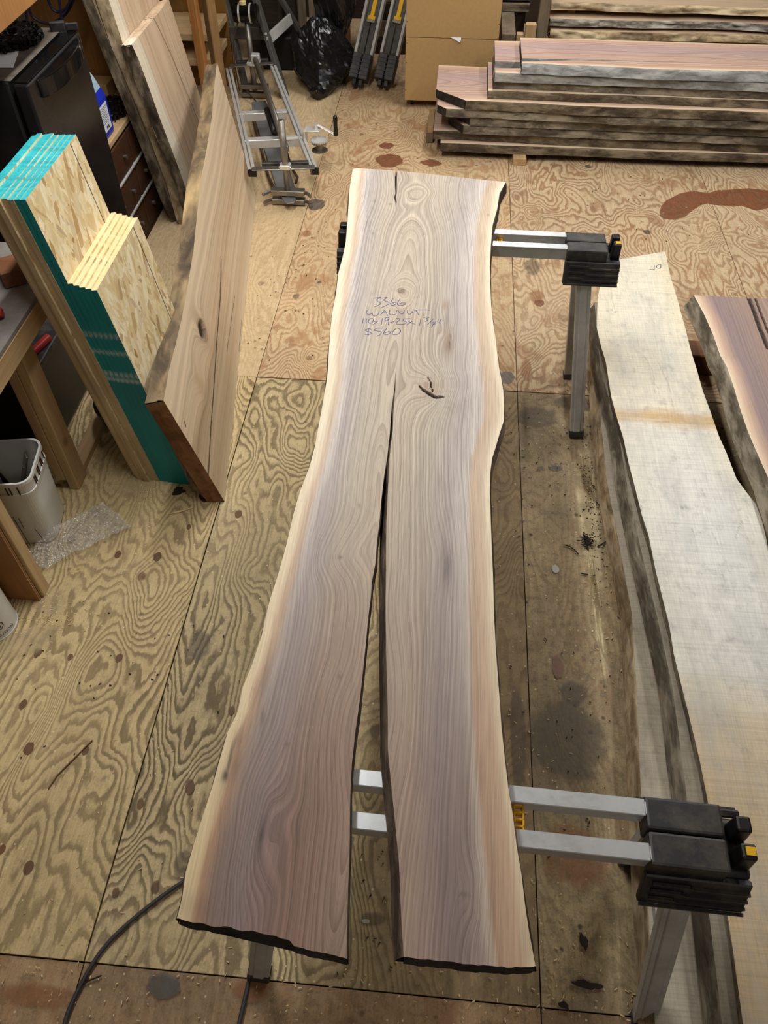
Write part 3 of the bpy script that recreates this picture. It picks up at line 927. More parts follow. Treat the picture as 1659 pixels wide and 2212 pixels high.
def seg_dist(x, y, a, b):
    ax, ay = a[0], a[1]
    dx, dy = b[0] - ax, b[1] - ay
    t = np.clip(((x - ax) * dx + (y - ay) * dy) / (dx * dx + dy * dy + 1e-12), 0, 1)
    return np.hypot(x - ax - t * dx, y - ay - t * dy)


CRACKS = [([(908, 834), (914, 842), (926, 850), (938, 857), (950, 858), (958, 857)], [0.0006, 0.0025, 0.0045, 0.0042, 0.0025, 0.0008]),
          ([(925, 815), (930, 825), (933, 838), (934, 846)], [0.0004, 0.0010, 0.0008, 0.0003])]
CRW = [([at(a, b, ZS) for a, b in c], w) for c, w in CRACKS]


def crack_field(x, y):
    D = np.zeros_like(x)
    xj = x + 0.0025 * fnoise(x * 90, y * 90, 2, 2)
    yj = y + 0.0025 * fnoise(x * 90, y * 90, 7, 2)
    for pts, w in CRW:
        for (a, b, wa, wb) in zip(pts[:-1], pts[1:], w[:-1], w[1:]):
            d = seg_dist(xj, yj, a, b)
            ww = (wa + wb) / 2 + 0.0005
            D = np.maximum(D, np.clip(1.6 - d / ww, 0, 1))
    return D


DARKS = [  # px, py, rx, ry, strength: brown or grey marks in the wood
    (867, 628, 0.010, 0.011, 0.55), (965, 690, 0.006, 0.05, 0.35), (972, 738, 0.0016, 0.045, 0.8), (970, 745, 0.011, 0.04, 0.3), (966, 1225, 0.010, 0.06, 0.45), (958, 1190, 0.006, 0.05, 0.3), (497, 1640, 0.004, 0.045, 0.85), (488, 1676, 0.007, 0.014, 0.9), (505, 1650, 0.010, 0.05, 0.35), (508, 1612, 0.003, 0.03, 0.6),
    (515, 1600, 0.006, 0.03, 0.4), (566, 1545, 0.004, 0.02, 0.4), (571, 1470, 0.005, 0.05, 0.3), (565, 1808, 0.0055, 0.03, 0.55), (735, 1202, 0.005, 0.005, 0.6), (1003, 1937, 0.012, 0.006, 0.35),
    (1145, 2030, 0.012, 0.05, 0.25), (843, 441, 0.005, 0.006, 0.6), (775, 1092, 0.004, 0.008, 0.35), (620, 1604, 0.004, 0.004, 0.4), (735, 1458, 0.004, 0.008, 0.35), (1055, 463, 0.005, 0.01, 0.4),
    (810, 435, 0.006, 0.02, 0.2), (806, 503, 0.006, 0.006, 0.3), (926, 665, 0.004, 0.05, 0.2), (1010, 990, 0.02, 0.05, 0.12), (980, 880, 0.03, 0.03, 0.12), (640, 1800, 0.03, 0.2, 0.12), (470, 1900, 0.02, 0.12, 0.2),
    (430, 1960, 0.05, 0.03, 0.25), (1000, 1800, 0.02, 0.3, 0.12)]
DKW = [(at(a, b, ZS), c, d, e) for a, b, c, d, e in DARKS]


def main_fields(x, y):
    D = np.zeros_like(x)
    xj = x + 0.004 * fnoise(x * 50, y * 22, 12, 3)
    yj = y + 0.008 * fnoise(x * 40, y * 16, 15, 3)
    for p, rx, ry, s in DKW:
        q = ((xj - p[0]) / rx) ** 2 + ((yj - p[1]) / ry) ** 2
        D = np.maximum(D, s * np.exp(-q * 0.9))
    # the thin dark ring of the small round knot
    p = DKW[0][0]
    q = np.hypot((x - p[0]) / 0.011, (y - p[1]) / 0.0125)
    D = np.maximum(D, 0.8 * np.exp(-((q - 1.0) / 0.18) ** 2))
    K = np.zeros_like(x)
    for (px, py, rx, ry, s) in [(928, 838, 0.035, 0.04, 0.45), (967, 740, 0.018, 0.07, 0.6), (962, 660, 0.01, 0.03, 0.5), (867, 628, 0.02, 0.02, 0.3), (1075, 650, 0.0, 0.0, 0.0)]:
        if rx:
            p = at(px, py, ZS)
            K = np.maximum(K, s * np.exp(-((xj - p[0]) / rx) ** 2 - ((yj - p[1]) / ry) ** 2))
    return np.maximum(D, np.clip(crack_field(x, y) * 1.2, 0, 1)), K


def main_z(x, y):
    return -0.018 * np.clip(crack_field(x, y) - 0.35, 0, 1)


slab_root = thing('walnut_slab', 'long walnut slab with split end and handwriting lying across two sawhorses', 'wood slab', (-0.08, 1.7, ZS - TS))
slab_object('slab_body', [
    dict(XL=XL, XR=XSL, ytop=end_fn(TOP_E, XT0, XTM), ybot=end_fn(BOT_L, BOT_L[0][0], BOT_L[-1][0], 0.004, 3), n=640, m=84, fl=0.006, fr=0.002, fe=0.002),
    dict(XL=XSR, XR=XR, ytop=end_fn(TOP_E, XTM, XT1), ybot=end_fn(BOT_R, BOT_R[0][0], BOT_R[-1][0], 0.003, 9), n=640, m=84, fl=0.016, fr=0.008, fe=0.003)],
    ZS, TS, [M_WALNUT, M_THINBARK, M_END_D], slab_root, outer=(XL, XR), ring=main_ring, fields=main_fields, rough=0.005, zfun=main_z)

# the handwriting: pen strokes on the face
STROKES = [
    [(300, 370), (400, 355), (440, 352)], [(435, 360), (385, 375), (355, 400), (380, 425), (425, 445), (430, 470), (400, 490), (320, 525)],
    [(500, 355), (555, 352)], [(550, 358), (500, 385), (485, 408), (540, 425), (585, 445), (585, 465), (540, 495), (450, 535)],
    [(655, 375), (625, 420), (607, 470), (620, 498), (660, 495), (710, 470), (712, 445), (680, 440), (640, 460), (612, 480)],
    [(785, 380), (745, 430), (730, 475), (750, 498), (810, 498), (870, 480), (885, 460), (860, 450), (800, 455), (740, 478)],
    [(195, 580), (178, 620), (185, 650), (230, 660), (275, 640), (285, 620), (283, 650), (295, 680), (330, 690), (375, 670), (400, 635), (408, 600), (400, 580)],
    [(430, 672), (470, 620), (510, 578), (535, 630), (560, 685)], [(455, 632), (520, 628)], [(600, 580), (585, 620), (590, 650), (620, 665), (695, 660)],
    [(705, 660), (715, 610), (725, 575), (770, 620), (815, 655), (840, 640), (855, 600), (855, 580)], [(915, 580), (905, 615), (920, 650), (960, 658), (990, 630), (1000, 590), (1010, 635)],
    [(1030, 580), (1150, 575), (1320, 578)], [(1060, 578), (1090, 620), (1115, 670)],
    [(125, 730), (112, 780), (118, 820)], [(180, 730), (172, 780), (175, 825)], [(255, 730), (215, 760), (212, 805), (245, 822), (285, 800), (310, 760), (295, 735), (255, 730)],
    [(315, 775), (350, 800), (380, 820)], [(385, 770), (340, 810), (290, 845)], [(470, 725), (455, 780), (447, 840)],
    [(580, 720), (540, 708), (505, 735), (515, 770), (555, 775), (580, 740), (583, 725), (578, 790), (568, 850)], [(605, 800), (650, 795), (690, 770)],
    [(695, 745), (740, 725), (775, 735), (770, 765), (720, 800), (705, 830), (760, 832)],
    [(970, 735), (900, 738), (840, 740), (835, 770), (880, 785), (900, 805), (870, 830), (790, 838), (760, 830)], [(915, 770), (980, 810), (1050, 835)], [(1010, 775), (950, 815), (890, 850)],
    [(1150, 745), (1140, 800), (1132, 860)], [(1205, 715), (1260, 705), (1310, 708), (1260, 730), (1235, 742), (1275, 750), (1280, 765), (1225, 785)], [(1380, 735), (1330, 790), (1275, 835)],
    [(1385, 790), (1345, 820), (1360, 832), (1425, 828)], [(1410, 795), (1370, 840), (1350, 885)], [(1470, 745), (1455, 775), (1448, 790)], [(1525, 740), (1500, 775), (1480, 815)],
    [(270, 925), (215, 915), (160, 930), (155, 945), (210, 965), (265, 985), (265, 1005), (220, 1020), (150, 1015)], [(215, 915), (208, 980), (210, 1042)],
    [(485, 905), (400, 905), (345, 910), (310, 950), (380, 955), (440, 965), (450, 990), (420, 1030), (360, 1048)],
    [(545, 905), (500, 960), (485, 1000), (510, 1025), (560, 1020), (605, 990), (605, 965), (570, 965), (500, 990)],
    [(720, 905), (670, 940), (640, 990), (650, 1020), (700, 1025), (770, 1000), (800, 955), (780, 920), (730, 905)]]


def smooth_path(pts, it=2):
    pts = [np.array(p, float) for p in pts]
    for _ in range(it):
        q = [pts[0]]
        for a, b in zip(pts[:-1], pts[1:]):
            q += [a * 0.75 + b * 0.25, a * 0.25 + b * 0.75]
        q.append(pts[-1])
        pts = q
    return pts


def ribbons(strokes, width, z):
    """flat pen lines lying on a level face"""
    b = MB()
    for s in strokes:
        p = [np.array(q[:2]) for q in s]
        vs = []
        for k in range(len(p)):
            d = p[min(k + 1, len(p) - 1)] - p[max(k - 1, 0)]
            d = d / (np.linalg.norm(d) + 1e-9)
            nrm = np.array([-d[1], d[0]]) * width / 2
            vs += [(*(p[k] + nrm), z), (*(p[k] - nrm), z)]
        b.add(vs, [(2 * k, 2 * k + 1, 2 * k + 3, 2 * k + 2) for k in range(len(p) - 1)])
    return b


hw = []
for s in STROKES:
    hw.append([at(770 + x * 0.12055, 600 + y * 0.12055, ZS) for x, y in smooth_path(s)])
ribbons(hw, 0.0019, ZS + 0.0005).build('handwriting', M_INK, slab_root)['label'] = 'blue pen handwriting with size and price'

# ================================================================== SAWHORSES


def sawhorse(label, cx, cy, rz=0.0):
    r = thing('sawhorse', label, 'sawhorse', (cx, cy, 0), rz, 'folding steel sawhorses under the slab')
    W = world_of(r)
    w = lambda x, y, z: W @ Vector((x, y, z))
    Rz = Matrix.Rotation(rz, 3, 'Z')
    for sy in (-1, 1):
        b = MB()
        b.box(w(0, sy * 0.043, 0.786), (0.668, 0.026, 0.046), 0, Rz)
        b.box(w(0, sy * 0.043, 0.8095), (0.660, 0.034, 0.003), 0, Rz)
        b.build('rail', M_GALV, r, 0.003)
    for sx in (-1, 1):
        br = MB()
        for sy in (-1, 1):
            br.box(w(sx * 0.405, sy * 0.034, 0.7795), (0.150, 0.064, 0.062), 0, Rz)
        bo = br.build('end_bracket', M_BLACK, r, 0.006, seg=2)
        e = MB()
        e.box(w(sx * 0.505, 0, 0.752), (0.062, 0.118, 0.024), 0, Rz)
        e.build('end_plate', M_BLACK, bo, 0.012, seg=3)
        for sy in (-1, 1):
            k = MB()
            k.box(w(sx * 0.514, sy * 0.026, 0.792), (0.034, 0.036, 0.066), 0, Rz, taper=0.86)
            ko = k.build('lock_lug', M_BLACK_CLEAN, bo, 0.005, seg=2)
            s = MB()
            # grooved skirt flaring down and out, with proud ribs
            T = Matrix.Rotation(sy * R(20), 3, 'X')
            s.box(w(sx * 0.43, sy * 0.080, 0.726), (0.205, 0.016, 0.084), 0, Rz @ T)
            s.build('skirt', M_BLACK, bo, 0.003)
            for q in range(4):
                zz = 0.746 - q * 0.020
                yy = sy * (0.0790 + (0.746 - zz) * 0.364)
                p = MB()
                x0, x1, x2, x3 = sx * 0.345, sx * 0.415, sx * 0.425, sx * 0.532
                dz = 0.008
                path = [(x0, zz + dz), (x1 - sx * q * 0.012, zz + dz), (x2 - sx * q * 0.012, zz), (x3, zz)] if q < 3 else [(sx * 0.33, zz + 0.006), (x3, zz + 0.006)]
                for (xa, za), (xb, zb) in zip(path[:-1], path[1:]):
                    p.beam(w(xa, yy + sy * 0.004, za), w(xb, yy + sy * 0.004, zb), 0.006, 0.006)
                p.build('rib', M_BLACK, bo)
        if sx > 0:
            y_ = MB()
            y_.box(w(0.516, -0.026, 0.826), (0.018, 0.016, 0.003), 0, Rz)
            y_.build('latch_button', M_YELLOW, bo)
    for sx in (-1, 1):
        for sy in (-1, 1):
            top, foot = w(sx * 0.409, sy * 0.072, 0.712), w(sx * 0.498, sy * 0.196, 0.022)
            up = Rz @ Vector((0, 1, 0))
            lg = MB()
            lg.beam(top, foot, 0.056, 0.030, up)
            nrm = (Rz @ Vector((0, sy, 0.18))).normalized() * 0.016
            lg.beam(top + nrm, foot + nrm, 0.030, 0.006, up)
            lo = lg.build('leg', M_LEG, r, 0.003)
            d = (foot - top).normalized()
            MB().beam(foot - d * 0.015, foot + d * 0.0195, 0.061, 0.038, up).build('foot_cap', M_BLACK, lo, 0.004)
        t = 0.52
        pa, pb = [Vector((sx * (0.402 + 0.096 * t), sy * (0.062 + 0.134 * t), 0.765 - 0.743 * t)) for sy in (-1, 1)]
        bb = MB().beam(W @ pa, W @ pb, 0.004, 0.026)
        bb.cyl(W @ (pa + Vector((0.004, 0.02, 0))), W @ (pa + Vector((-0.010, 0.02, 0))), 0.007, n=8)
        bb.build('spreader', M_LEG, r)
    # yellow latch ladder between the rails
    for xs in (0.082,):
        y = MB()
        for sxx in (-1, 1):
            y.box(w(xs + sxx * 0.009, 0, 0.782), (0.004, 0.060, 0.020), 0, Rz)
        for q in range(5):
            y.box(w(xs, -0.028 + q * 0.014, 0.782), (0.020, 0.004, 0.020), 0, Rz)
        y.build('latch_ladder', M_YELLOW, r, 0.001)
    return r


sawhorse('far folding sawhorse of grey steel with black brackets under the narrow slab end', 0.125, 2.722)
sawhorse('near folding sawhorse of grey steel with black brackets under the split slab end', 0.140, 0.565, R(-1.2))

# ================================================================== PALE MAPLE STACK ON THE RIGHT
ZA, ZB, ZC = 0.135, 0.215, 0.295
C_L = [(1306, 566), (1298, 610), (1291, 642), (1289, 707), (1298, 747), (1309, 783), (1320, 855), (1330, 893), (1346, 945), (1359, 1005), (1371, 1050), (1386, 1111), (1401, 1156), (1416, 1231), (1431, 1291), (1446, 1351),
       (1455, 1411), (1470, 1472), (1489, 1548), (1511, 1640), (1529, 1731), (1548, 1840), (1566, 1940), (1584, 2056), (1605, 2212)]
C_R = [(1437, 543), (1449, 600), (1464, 649), (1480, 708), (1494, 763), (1505, 798), (1518, 844), (1535, 890), (1553, 942), (1570, 980), (1591, 1034), (1613, 1064), (1632, 1088), (1646, 1123), (1654, 1158), (1659, 1183)]
cl, crr = pxs(C_L, ZC), pxs(C_R, ZC)
cl.append((cl[-1][0] - 0.01, -0.25))
crr += [(crr[-1][0] + 0.03, crr[-1][1] - 0.25), (crr[-1][0] + 0.05, 0.9), (crr[-1][0] + 0.02, 0.2), (crr[-1][0], -0.25)]
CL, CR = efn(cl), efn(crr)
M_MARKS = [(1400, 648, 0.03, 0.02, 0.25), (1385, 640, 0.004, 0.02, 0.3), (1474, 1097, 0.006, 0.009, 0.55), (1482, 1095, 0.004, 0.008, 0.5), (1495, 1145, 0.003, 0.008, 0.5), (1321, 669, 0.004, 0.004, 0.9),
           (1329, 674, 0.003, 0.005, 0.9), (1336, 746, 0.004, 0.004, 0.7), (1413, 697, 0.003, 0.003, 0.9), (1428, 674, 0.003, 0.003, 0.7), (1427, 870, 0.012, 0.012, 0.3), (1436, 872, 0.01, 0.004, 0.4)]
MW = [(at(a, b, ZC), c, d, e) for a, b, c, d, e in M_MARKS]
MLINES = [[(1318, 600), (1322, 640), (1327, 670)], [(1392, 770), (1410, 800), (1415, 850)], [(1420, 780), (1445, 830), (1453, 880)], [(1590, 1165), (1600, 1130), (1617, 1118), (1622, 1121)], [(1540, 1150), (1555, 1185)]]
MLW = [[at(a, b, ZC) for a, b in l] for l in MLINES]


def maple_fields(x, y):
    D = np.zeros_like(x)
    for p, rx, ry, s in MW:
        D = np.maximum(D, s * np.exp(-((x - p[0]) / rx) ** 2 - ((y - p[1]) / ry) ** 2))
    for l in MLW:
        for a, b in zip(l[:-1], l[1:]):
            D = np.maximum(D, 0.3 * np.clip(1.3 - seg_dist(x + 0.004 * fnoise(x * 60, y * 20, 2), y, a, b) / 0.002, 0, 1))
    p = at(1605, 1135, ZC)
    K = 0.5 * np.exp(-(((x - p[0]) * 0.8 + (y - p[1]) * 0.6) / 0.02) ** 2 - (((x - p[0]) * -0.6 + (y - p[1]) * 0.8) / 0.045) ** 2)
    return D, K


r = thing('maple_slab', 'broad pale rough-sawn maple slab, topmost of the low stack by the sawhorses', 'wood slab', (0.95, 1.6, ZC - 0.07), 0, 'slabs in the low maple stack')
slab_object('slab_body', [dict(XL=CL, XR=CR, ytop=end_fn([crr[0], cl[0]][::-1], cl[0][0], crr[0][0]), ybot=const(-0.25), n=420, m=90, fl=-0.016, fr=0.004, fe=0.0)], ZC, 0.07,
            [M_MAPLE, M_BARK_W, M_END_B], r, fields=maple_fields, rough=0.008, seed=21)
dstr = [[(230, 1185), (233, 1210), (225, 1236), (190, 1232), (168, 1212), (185, 1192), (215, 1186), (230, 1185)], [(146, 1195), (140, 1235), (152, 1246), (110, 1248), (78, 1246)], [(105, 1212), (115, 1214)]]
ribbons([[at(1390 + x * 0.1621, 380 + y * 0.1621, ZC) for x, y in smooth_path(s)] for s in dstr], 0.003, ZC + 0.0006).build('pen_mark', M_INKD, r)

B_L = [(1296, 790), (1312, 850), (1330, 900), (1355, 1050), (1385, 1190), (1417, 1321), (1452, 1480), (1485, 1731), (1530, 1960), (1560, 2212)]
A_L = [(1290, 830), (1300, 930), (1313, 1050), (1340, 1190), (1364, 1321), (1375, 1480), (1385, 1731), (1400, 1950), (1415, 2212)]
bl, al = pxs(B_L, ZB), pxs(A_L, ZA)
bl = [(bl[0][0] + 0.02, 3.25)] + bl + [(bl[-1][0], -0.25)]
al = [(al[0][0] + 0.03, 3.3)] + al + [(al[-1][0], -0.25)]
for (pts, zt, nm, x1, y1, mb) in ((bl, ZB, 'middle maple slab with flaking bark edge, under the topmost pale slab', 1.1, 3.22, M_BARK_W), (al, ZA, 'lowest maple slab of the low stack, on two floor beams', 1.12, 3.18, M_BARK_L)):
    r = thing('maple_slab', nm, 'wood slab', (0.95, 1.5, zt - 0.07), 0, 'slabs in the low maple stack')
    slab_object('slab_body', [dict(XL=efn(pts), XR=const(x1), ytop=const(y1), ybot=const(-0.25), n=260, m=24, fl=0.022, fr=0.0, fe=0.0)], zt, 0.07, [M_MAPLE_D, mb, M_END_B], r, rough=0.010,
                seed=int(zt * 100))
for i, (y0, za, zb, nm) in enumerate([(3.05, 0.0, 0.065, 'far'), (0.42, 0.0, 0.065, 'near'), (1.7, 0.0, 0.065, 'middle')]):
    tag(MB().bx(0.745, 1.15, y0, y0 + 0.1, za, zb).build('floor_beam', M_DARKBEAM, None, 0.004), nm + ' brown beam lying on the floor under the maple stack', 'beam', 'beams under the maple stack')
for i, (zz, nm) in enumerate([(ZA, 'lower'), (ZB, 'upper')]):
    for yy, n2 in ((3.0, 'far'), (0.5, 'near')):
        tag(MB().bx(0.84, 1.08, yy, yy + 0.03, zz, zz + 0.01).build('sticker', M_PINE_X), nm + ' thin spacer strip between maple slabs at the ' + n2 + ' end', 'spacer', 'spacer strips in the maple stack')
tag(MB().bx(0.66, 0.72, 3.36, 3.42, 0, 0.16).build('timber_offcut', M_OLDWOOD, None, 0.004), 'short upright timber offcut behind the far sawhorse leg', 'offcut')

# walnut slab at the right edge, raised on beams
ZD = 0.38
D_L = pxs([(1499, 638), (1521, 679), (1540, 722), (1556, 768), (1570, 792), (1586, 839), (1600, 887), (1616, 933), (1632, 971), (1659, 1031)], ZD)
D_L += [(D_L[-1][0] + 0.01, 1.2), (D_L[-1][0] + 0.03, 0.5)]
DC = [[(1618, 645), (1628, 670), (1640, 705), (1652, 735), (1659, 752)], [(1632, 645), (1645, 680), (1655, 705), (1662, 722)]]
DCW = [[at(a, b, ZD) for a, b in l] for l in DC]


def d_fields(x, y):
    D = np.zeros_like(x)
    for l, w in zip(DCW, (0.008, 0.004)):
        for a, b in zip(l[:-1], l[1:]):
            D = np.maximum(D, np.clip(1.5 - seg_dist(x, y, a, b) / w, 0, 1))
    return D, np.zeros_like(x)


r = thing('walnut_slab', 'darker walnut slab with heavy bark edge cut off by the right of the view', 'wood slab', (1.4, 2.0, ZD - 0.065))
slab_object('slab_body', [dict(XL=efn(D_L), XR=const(1.85), ytop=end_fn([at(1499, 638, ZD), at(1659, 645, ZD), (1.9, 2.98, 0)], D_L[0][0], 1.85), ybot=const(0.5), n=420, m=190, fl=0.028, fr=0.0, fe=0.0)], ZD, 0.065,
            [M_WALNUT_D, M_BARK_W, M_END_B], r, fields=d_fields, rough=0.009, seed=31, zfun=lambda x, y: -0.02 * np.clip(d_fields(x, y)[0] - 0.4, 0, 1))
for yy, nm in ((2.99, 'far'), (0.8, 'near')):
    tag(MB().bx(1.165, 2.0, yy, yy + 0.12, 0, 0.11).build('cross_beam', M_DARKBEAM, None, 0.005), nm + ' brown cross beam on the floor under the darker walnut slab', 'beam', 'cross beams under the darker walnut slab')
    tag(MB().bx(1.3, 1.75, yy + 0.02, yy + 0.1, 0.11, ZD - 0.065).build('packing_block', M_DARKWOOD, None, 0.004), 'packing block on the ' + nm + ' cross beam under the darker walnut slab', 'block', 'packing blocks on cross beams')

# ================================================================== WALNUT STACK AT THE BACK
RX = Matrix(((0, 1, 0, 0), (-1, 0, 0, 0), (0, 0, 1, 0), (0, 0, 0, 1)))   # board length along world x


def xboard(name, label, x0, x1, yf, yb, z0, z1, mats, seed, group, wave=0.02, endfn=None, split=None, rough=0.007, fl=0.006, n=150, m=30, cat='wood slab'):
    r = thing(name, label, cat, ((x0 + x1) / 2, (yf + yb) / 2, z0), 0, group)
    front = lambda X: -(yf + wave * fnoise(np.asarray(X) * 1.3, np.asarray(X) * 0, seed, 2) + 0.3 * wave * fnoise(np.asarray(X) * 5, np.asarray(X) * 0, seed + 4, 2))
    back = lambda X: -(yb + wave * fnoise(np.asarray(X) * 1.1, np.asarray(X) * 0 + 5, seed + 7, 2))
    e = endfn or const(x0)
    if split is None:
        ps = [dict(XL=back, XR=front, ytop=const(x1), ybot=e, n=n, m=m, fl=0.0, fr=fl)]
    else:
        s0, s1 = split
        ps = [dict(XL=back, XR=s0, ytop=const(x1), ybot=const(x0), n=n, m=m // 2, fl=0, fr=0),
              dict(XL=s1, XR=front, ytop=const(x1), ybot=const(x0), n=n, m=m // 2, fl=0, fr=fl)]
    slab_object('slab_body', ps, z1, z1 - z0, mats, r, RX, seed, rough=rough)
    return r


GW = 'walnut slabs stacked at the back'
ords = ['lowest', 'second', 'third', 'fourth', 'fifth', 'sixth', 'seventh', 'eighth', 'ninth', 'topmost']
xz = lambda px, py, z: at(px, py, z)[0]
LAY = [(-0.07, 5.10, 5.7, 0.045, 0.096, M_BARK_D), (-0.12, 5.135, 5.72, 0.098, 0.150, M_BARK_D), (-0.03, 5.115, 5.7, 0.152, 0.202, M_BARK_W), (-0.02, 5.115, 5.7, 0.204, 0.256, M_BARK_W),
       (-0.105, 5.095, 5.66, 0.258, 0.306, M_BARK_W), (-0.118, 5.085, 5.64, 0.308, 0.360, M_BARK_D), (0.205, 5.135, 5.6, 0.362, 0.406, M_BARK_D), (0.235, 5.165, 5.6, 0.408, 0.452, M_BARK_W)]
for k, (x0, yf, yb, z0, z1, mb) in enumerate(LAY):
    ef = None
    if k in (2, 3, 5, 4):
        cx, cw = {2: (0.10, 0.22), 3: (0.13, 0.25), 5: (0.19, 0.28), 4: (0.06, 0.1)}[k]
        ef = (lambda x0, cx, cw: lambda c: x0 + cx * np.clip((np.asarray(c) - (1 - cw)) / cw, 0, 1))(x0, cx, cw)
    xboard('walnut_slab', ords[k] + ' walnut slab from the floor in the stack against the back', x0, 3.3, yf, yb, z0, z1, [M_WALNUT_S, mb, M_END_D], 40 + k, GW, 0.022 if k not in (2, 3) else 0.012, ef)
s9a = lambda X: np.interp(X, [0.24, 0.9, 1.5, 3.3], [-5.335, -5.335, -5.30, -5.30])
s9b = lambda X: np.interp(X, [0.24, 0.9, 1.5, 3.3], [-5.225, -5.27, -5.30, -5.30])
xboard('walnut_slab', 'ninth walnut slab of the back stack, split with an open gap at its left end', 0.238, 3.3, 5.15, 5.68, 0.454, 0.505, [M_WALNUT_S, M_BARK_B, M_END_D], 52, GW, 0.02, split=(s9a, s9b))
s10a = lambda X: np.interp(X, [0.39, 0.7, 1.3, 1.7, 3.3], [-5.238, -5.25, -5.262, -5.26, -5.26])
s10b = lambda X: np.interp(X, [0.39, 0.7, 1.3, 1.7, 3.3], [-5.186, -5.232, -5.257, -5.26, -5.26])
xboard('walnut_slab', 'topmost walnut slab of the back stack with a long tapering crack', 0.395, 3.3, 5.16, 5.58, 0.507, 0.560, [M_WALNUT_S, M_BARK_B, M_END_D], 56, GW, 0.035, split=(s10a, s10b), fl=0.02)
pb = at(1120, 349, 0)
tag(MB().bx(pb[0] - 0.04, pb[0] + 0.045, 5.03, 5.55, 0, 0.044).build('floor_block', M_PINE_Y, None, 0.003), 'pale wood block poking out under the back walnut stack', 'block', 'blocks under the walnut stack')
tag(MB().bx(2.3, 2.39, 5.12, 5.6, 0, 0.044).build('floor_block', M_PINE_Y, None, 0.003), 'wood block under the right part of the back walnut stack', 'block', 'blocks under the walnut stack')
for k, (x0, z0) in enumerate([(-0.16, 0.15), (-0.175, 0.12)]):
    pass
# offcuts beside the stack's left end
tag(MB().bx(-0.17, -0.125, 5.30, 5.62, 0.0, 0.055).build('short_board', M_OLDWOOD, None, 0.003), 'lower short grey board beside the left end of the walnut stack', 'board')
tag(MB().bx(-0.165, -0.125, 5.32, 5.60, 0.055, 0.10).build('short_board', M_PINE_Y, None, 0.003), 'upper short pale board beside the left end of the walnut stack', 'board')

# maple slabs behind
GM = 'live edge maple slabs behind the walnut stack'
MAP = [(0.62, 6.17, 0.548, 0.592, M_BARK_M, 'topmost maple slab behind the walnut stack, with honey-coloured live edge', 0.03), (0.62, 6.12, 0.470, 0.512, M_BARK_G, 'second maple slab from the top behind the walnut stack, flaky bark', 0.04),
       (0.63, 6.11, 0.405, 0.452, M_BARK_M, 'third maple slab from the top behind the walnut stack', 0.05), (0.64, 6.14, 0.345, 0.390, M_BARK_M, 'fourth maple slab from the top behind the walnut stack', 0.05)]
zz = 0.345
for k, (x0, yf, z0, z1, mb, lab, wv) in enumerate(MAP):
    xboard('maple_slab', lab, x0, 3.3, yf, 6.75, z0, z1, [M_PALE, mb, M_END_B], 70 + k * 3, GM, wv, rough=0.030, fl=0.012, n=320)
for nm, x in (('left', 0.75), ('right', 2.9)):
    b = MB()
    tag(b.bx(x, x + 0.1, 6.25, 6.7, 0, 0.345).build('bearer', M_DARKWOOD), nm + ' bearer block under the maple slabs', 'block', 'bearers under the maple slabs')
    for q, (za, zb) in enumerate([(0.39, 0.405), (0.452, 0.470), (0.512, 0.548)]):
        tag(MB().bx(x, x + 0.05, 6.25, 6.7, za, zb).build('sticker', M_PINE_Y), '%s spacer strip, %s of the maple slabs behind the walnut stack' % (nm, ['lowest', 'middle', 'top'][q]), 'spacer', 'spacer strips in the back maple stack')
tag(MB().bx(0.535, 0.605, 6.04, 6.11, 0, 2.6).build('shelf_post', M_OLDWOOD, None, 0.004), 'upright grey timber post at the left end of the maple slabs', 'post')
tag(MB().bx(0.455, 0.525, 6.0, 6.06, 0, 0.505).build('board_end', M_PINE, None, 0.003), 'tall pale upright board end left of the grey post', 'board')
tag(MB().bx(0.40, 0.445, 6.02, 6.07, 0, 0.44).build('board_end', M_PINE, None, 0.003), 'short pale upright board end beside the tall one', 'board')
tag(MB().bx(0.30, 0.395, 6.05, 6.5, 0, 0.43).build('stacked_offcut', M_OLDWOOD, None, 0.003), 'grey sawn timber offcut between cabinet and upright board ends', 'offcut')
for k, z0 in enumerate((0.36, 0.43, 0.50)):
    xboard('dark_slab', '%s dark bark slab in the shadow behind the cabinet' % ['lowest', 'middle', 'topmost'][k], 0.30, 0.52, 6.75 + 0.02 * k, 7.2, z0, z0 + 0.055, [M_DARKWOOD, M_BARK_D, M_END_D], 90 + k, 'dark slabs behind the cabinet', 0.02, n=16, m=6)
tag(MB().bx(0.32, 0.5, 6.8, 7.15, 0, 0.36).build('bearer', M_DARKWOOD), 'dark bearer under the dark bark slabs', 'block')

# ================================================================== FIBREBOARD CABINET
cab = thing('cabinet', 'brown fibreboard cabinet on castors at the back', 'cabinet', (-0.04, 6.1, 0))
MB().bx(-0.355, 0.272, 5.862, 6.35, 0.05, 1.3).build('body', M_MDF, cab, 0.003)
zs = atY(950, 82, 5.852)[2]
MB().bx(-0.353, 0.270, 5.85, 5.862, 0.052, zs - 0.002).build('door', M_MDF, cab, 0.001)
MB().bx(-0.353, 0.270, 5.85, 5.862, zs + 0.002, 1.3).build('door', M_MDF, cab, 0.001)
for x in (-0.30, 0.21):
    for y in (5.92, 6.28):
        c = MB().cyl((x - 0.012, y, 0.022), (x + 0.012, y, 0.022), 0.022, n=14)
        co = c.build('castor', M_BLACK_CLEAN, cab)
        MB().bx(x - 0.018, x + 0.018, y - 0.02, y + 0.02, 0.038, 0.05).build('castor_plate', M_STEEL, co)
for z in (0.12, 0.3, 0.42, 0.55, 0.7, 0.9):
    for x in (-0.347, 0.264):
        MB().cyl((x, 5.8485, z), (x, 5.851, z), 0.003, n=6).build('screw', M_BLACK_CLEAN, cab)
p = atY(985, 85, 5.846)
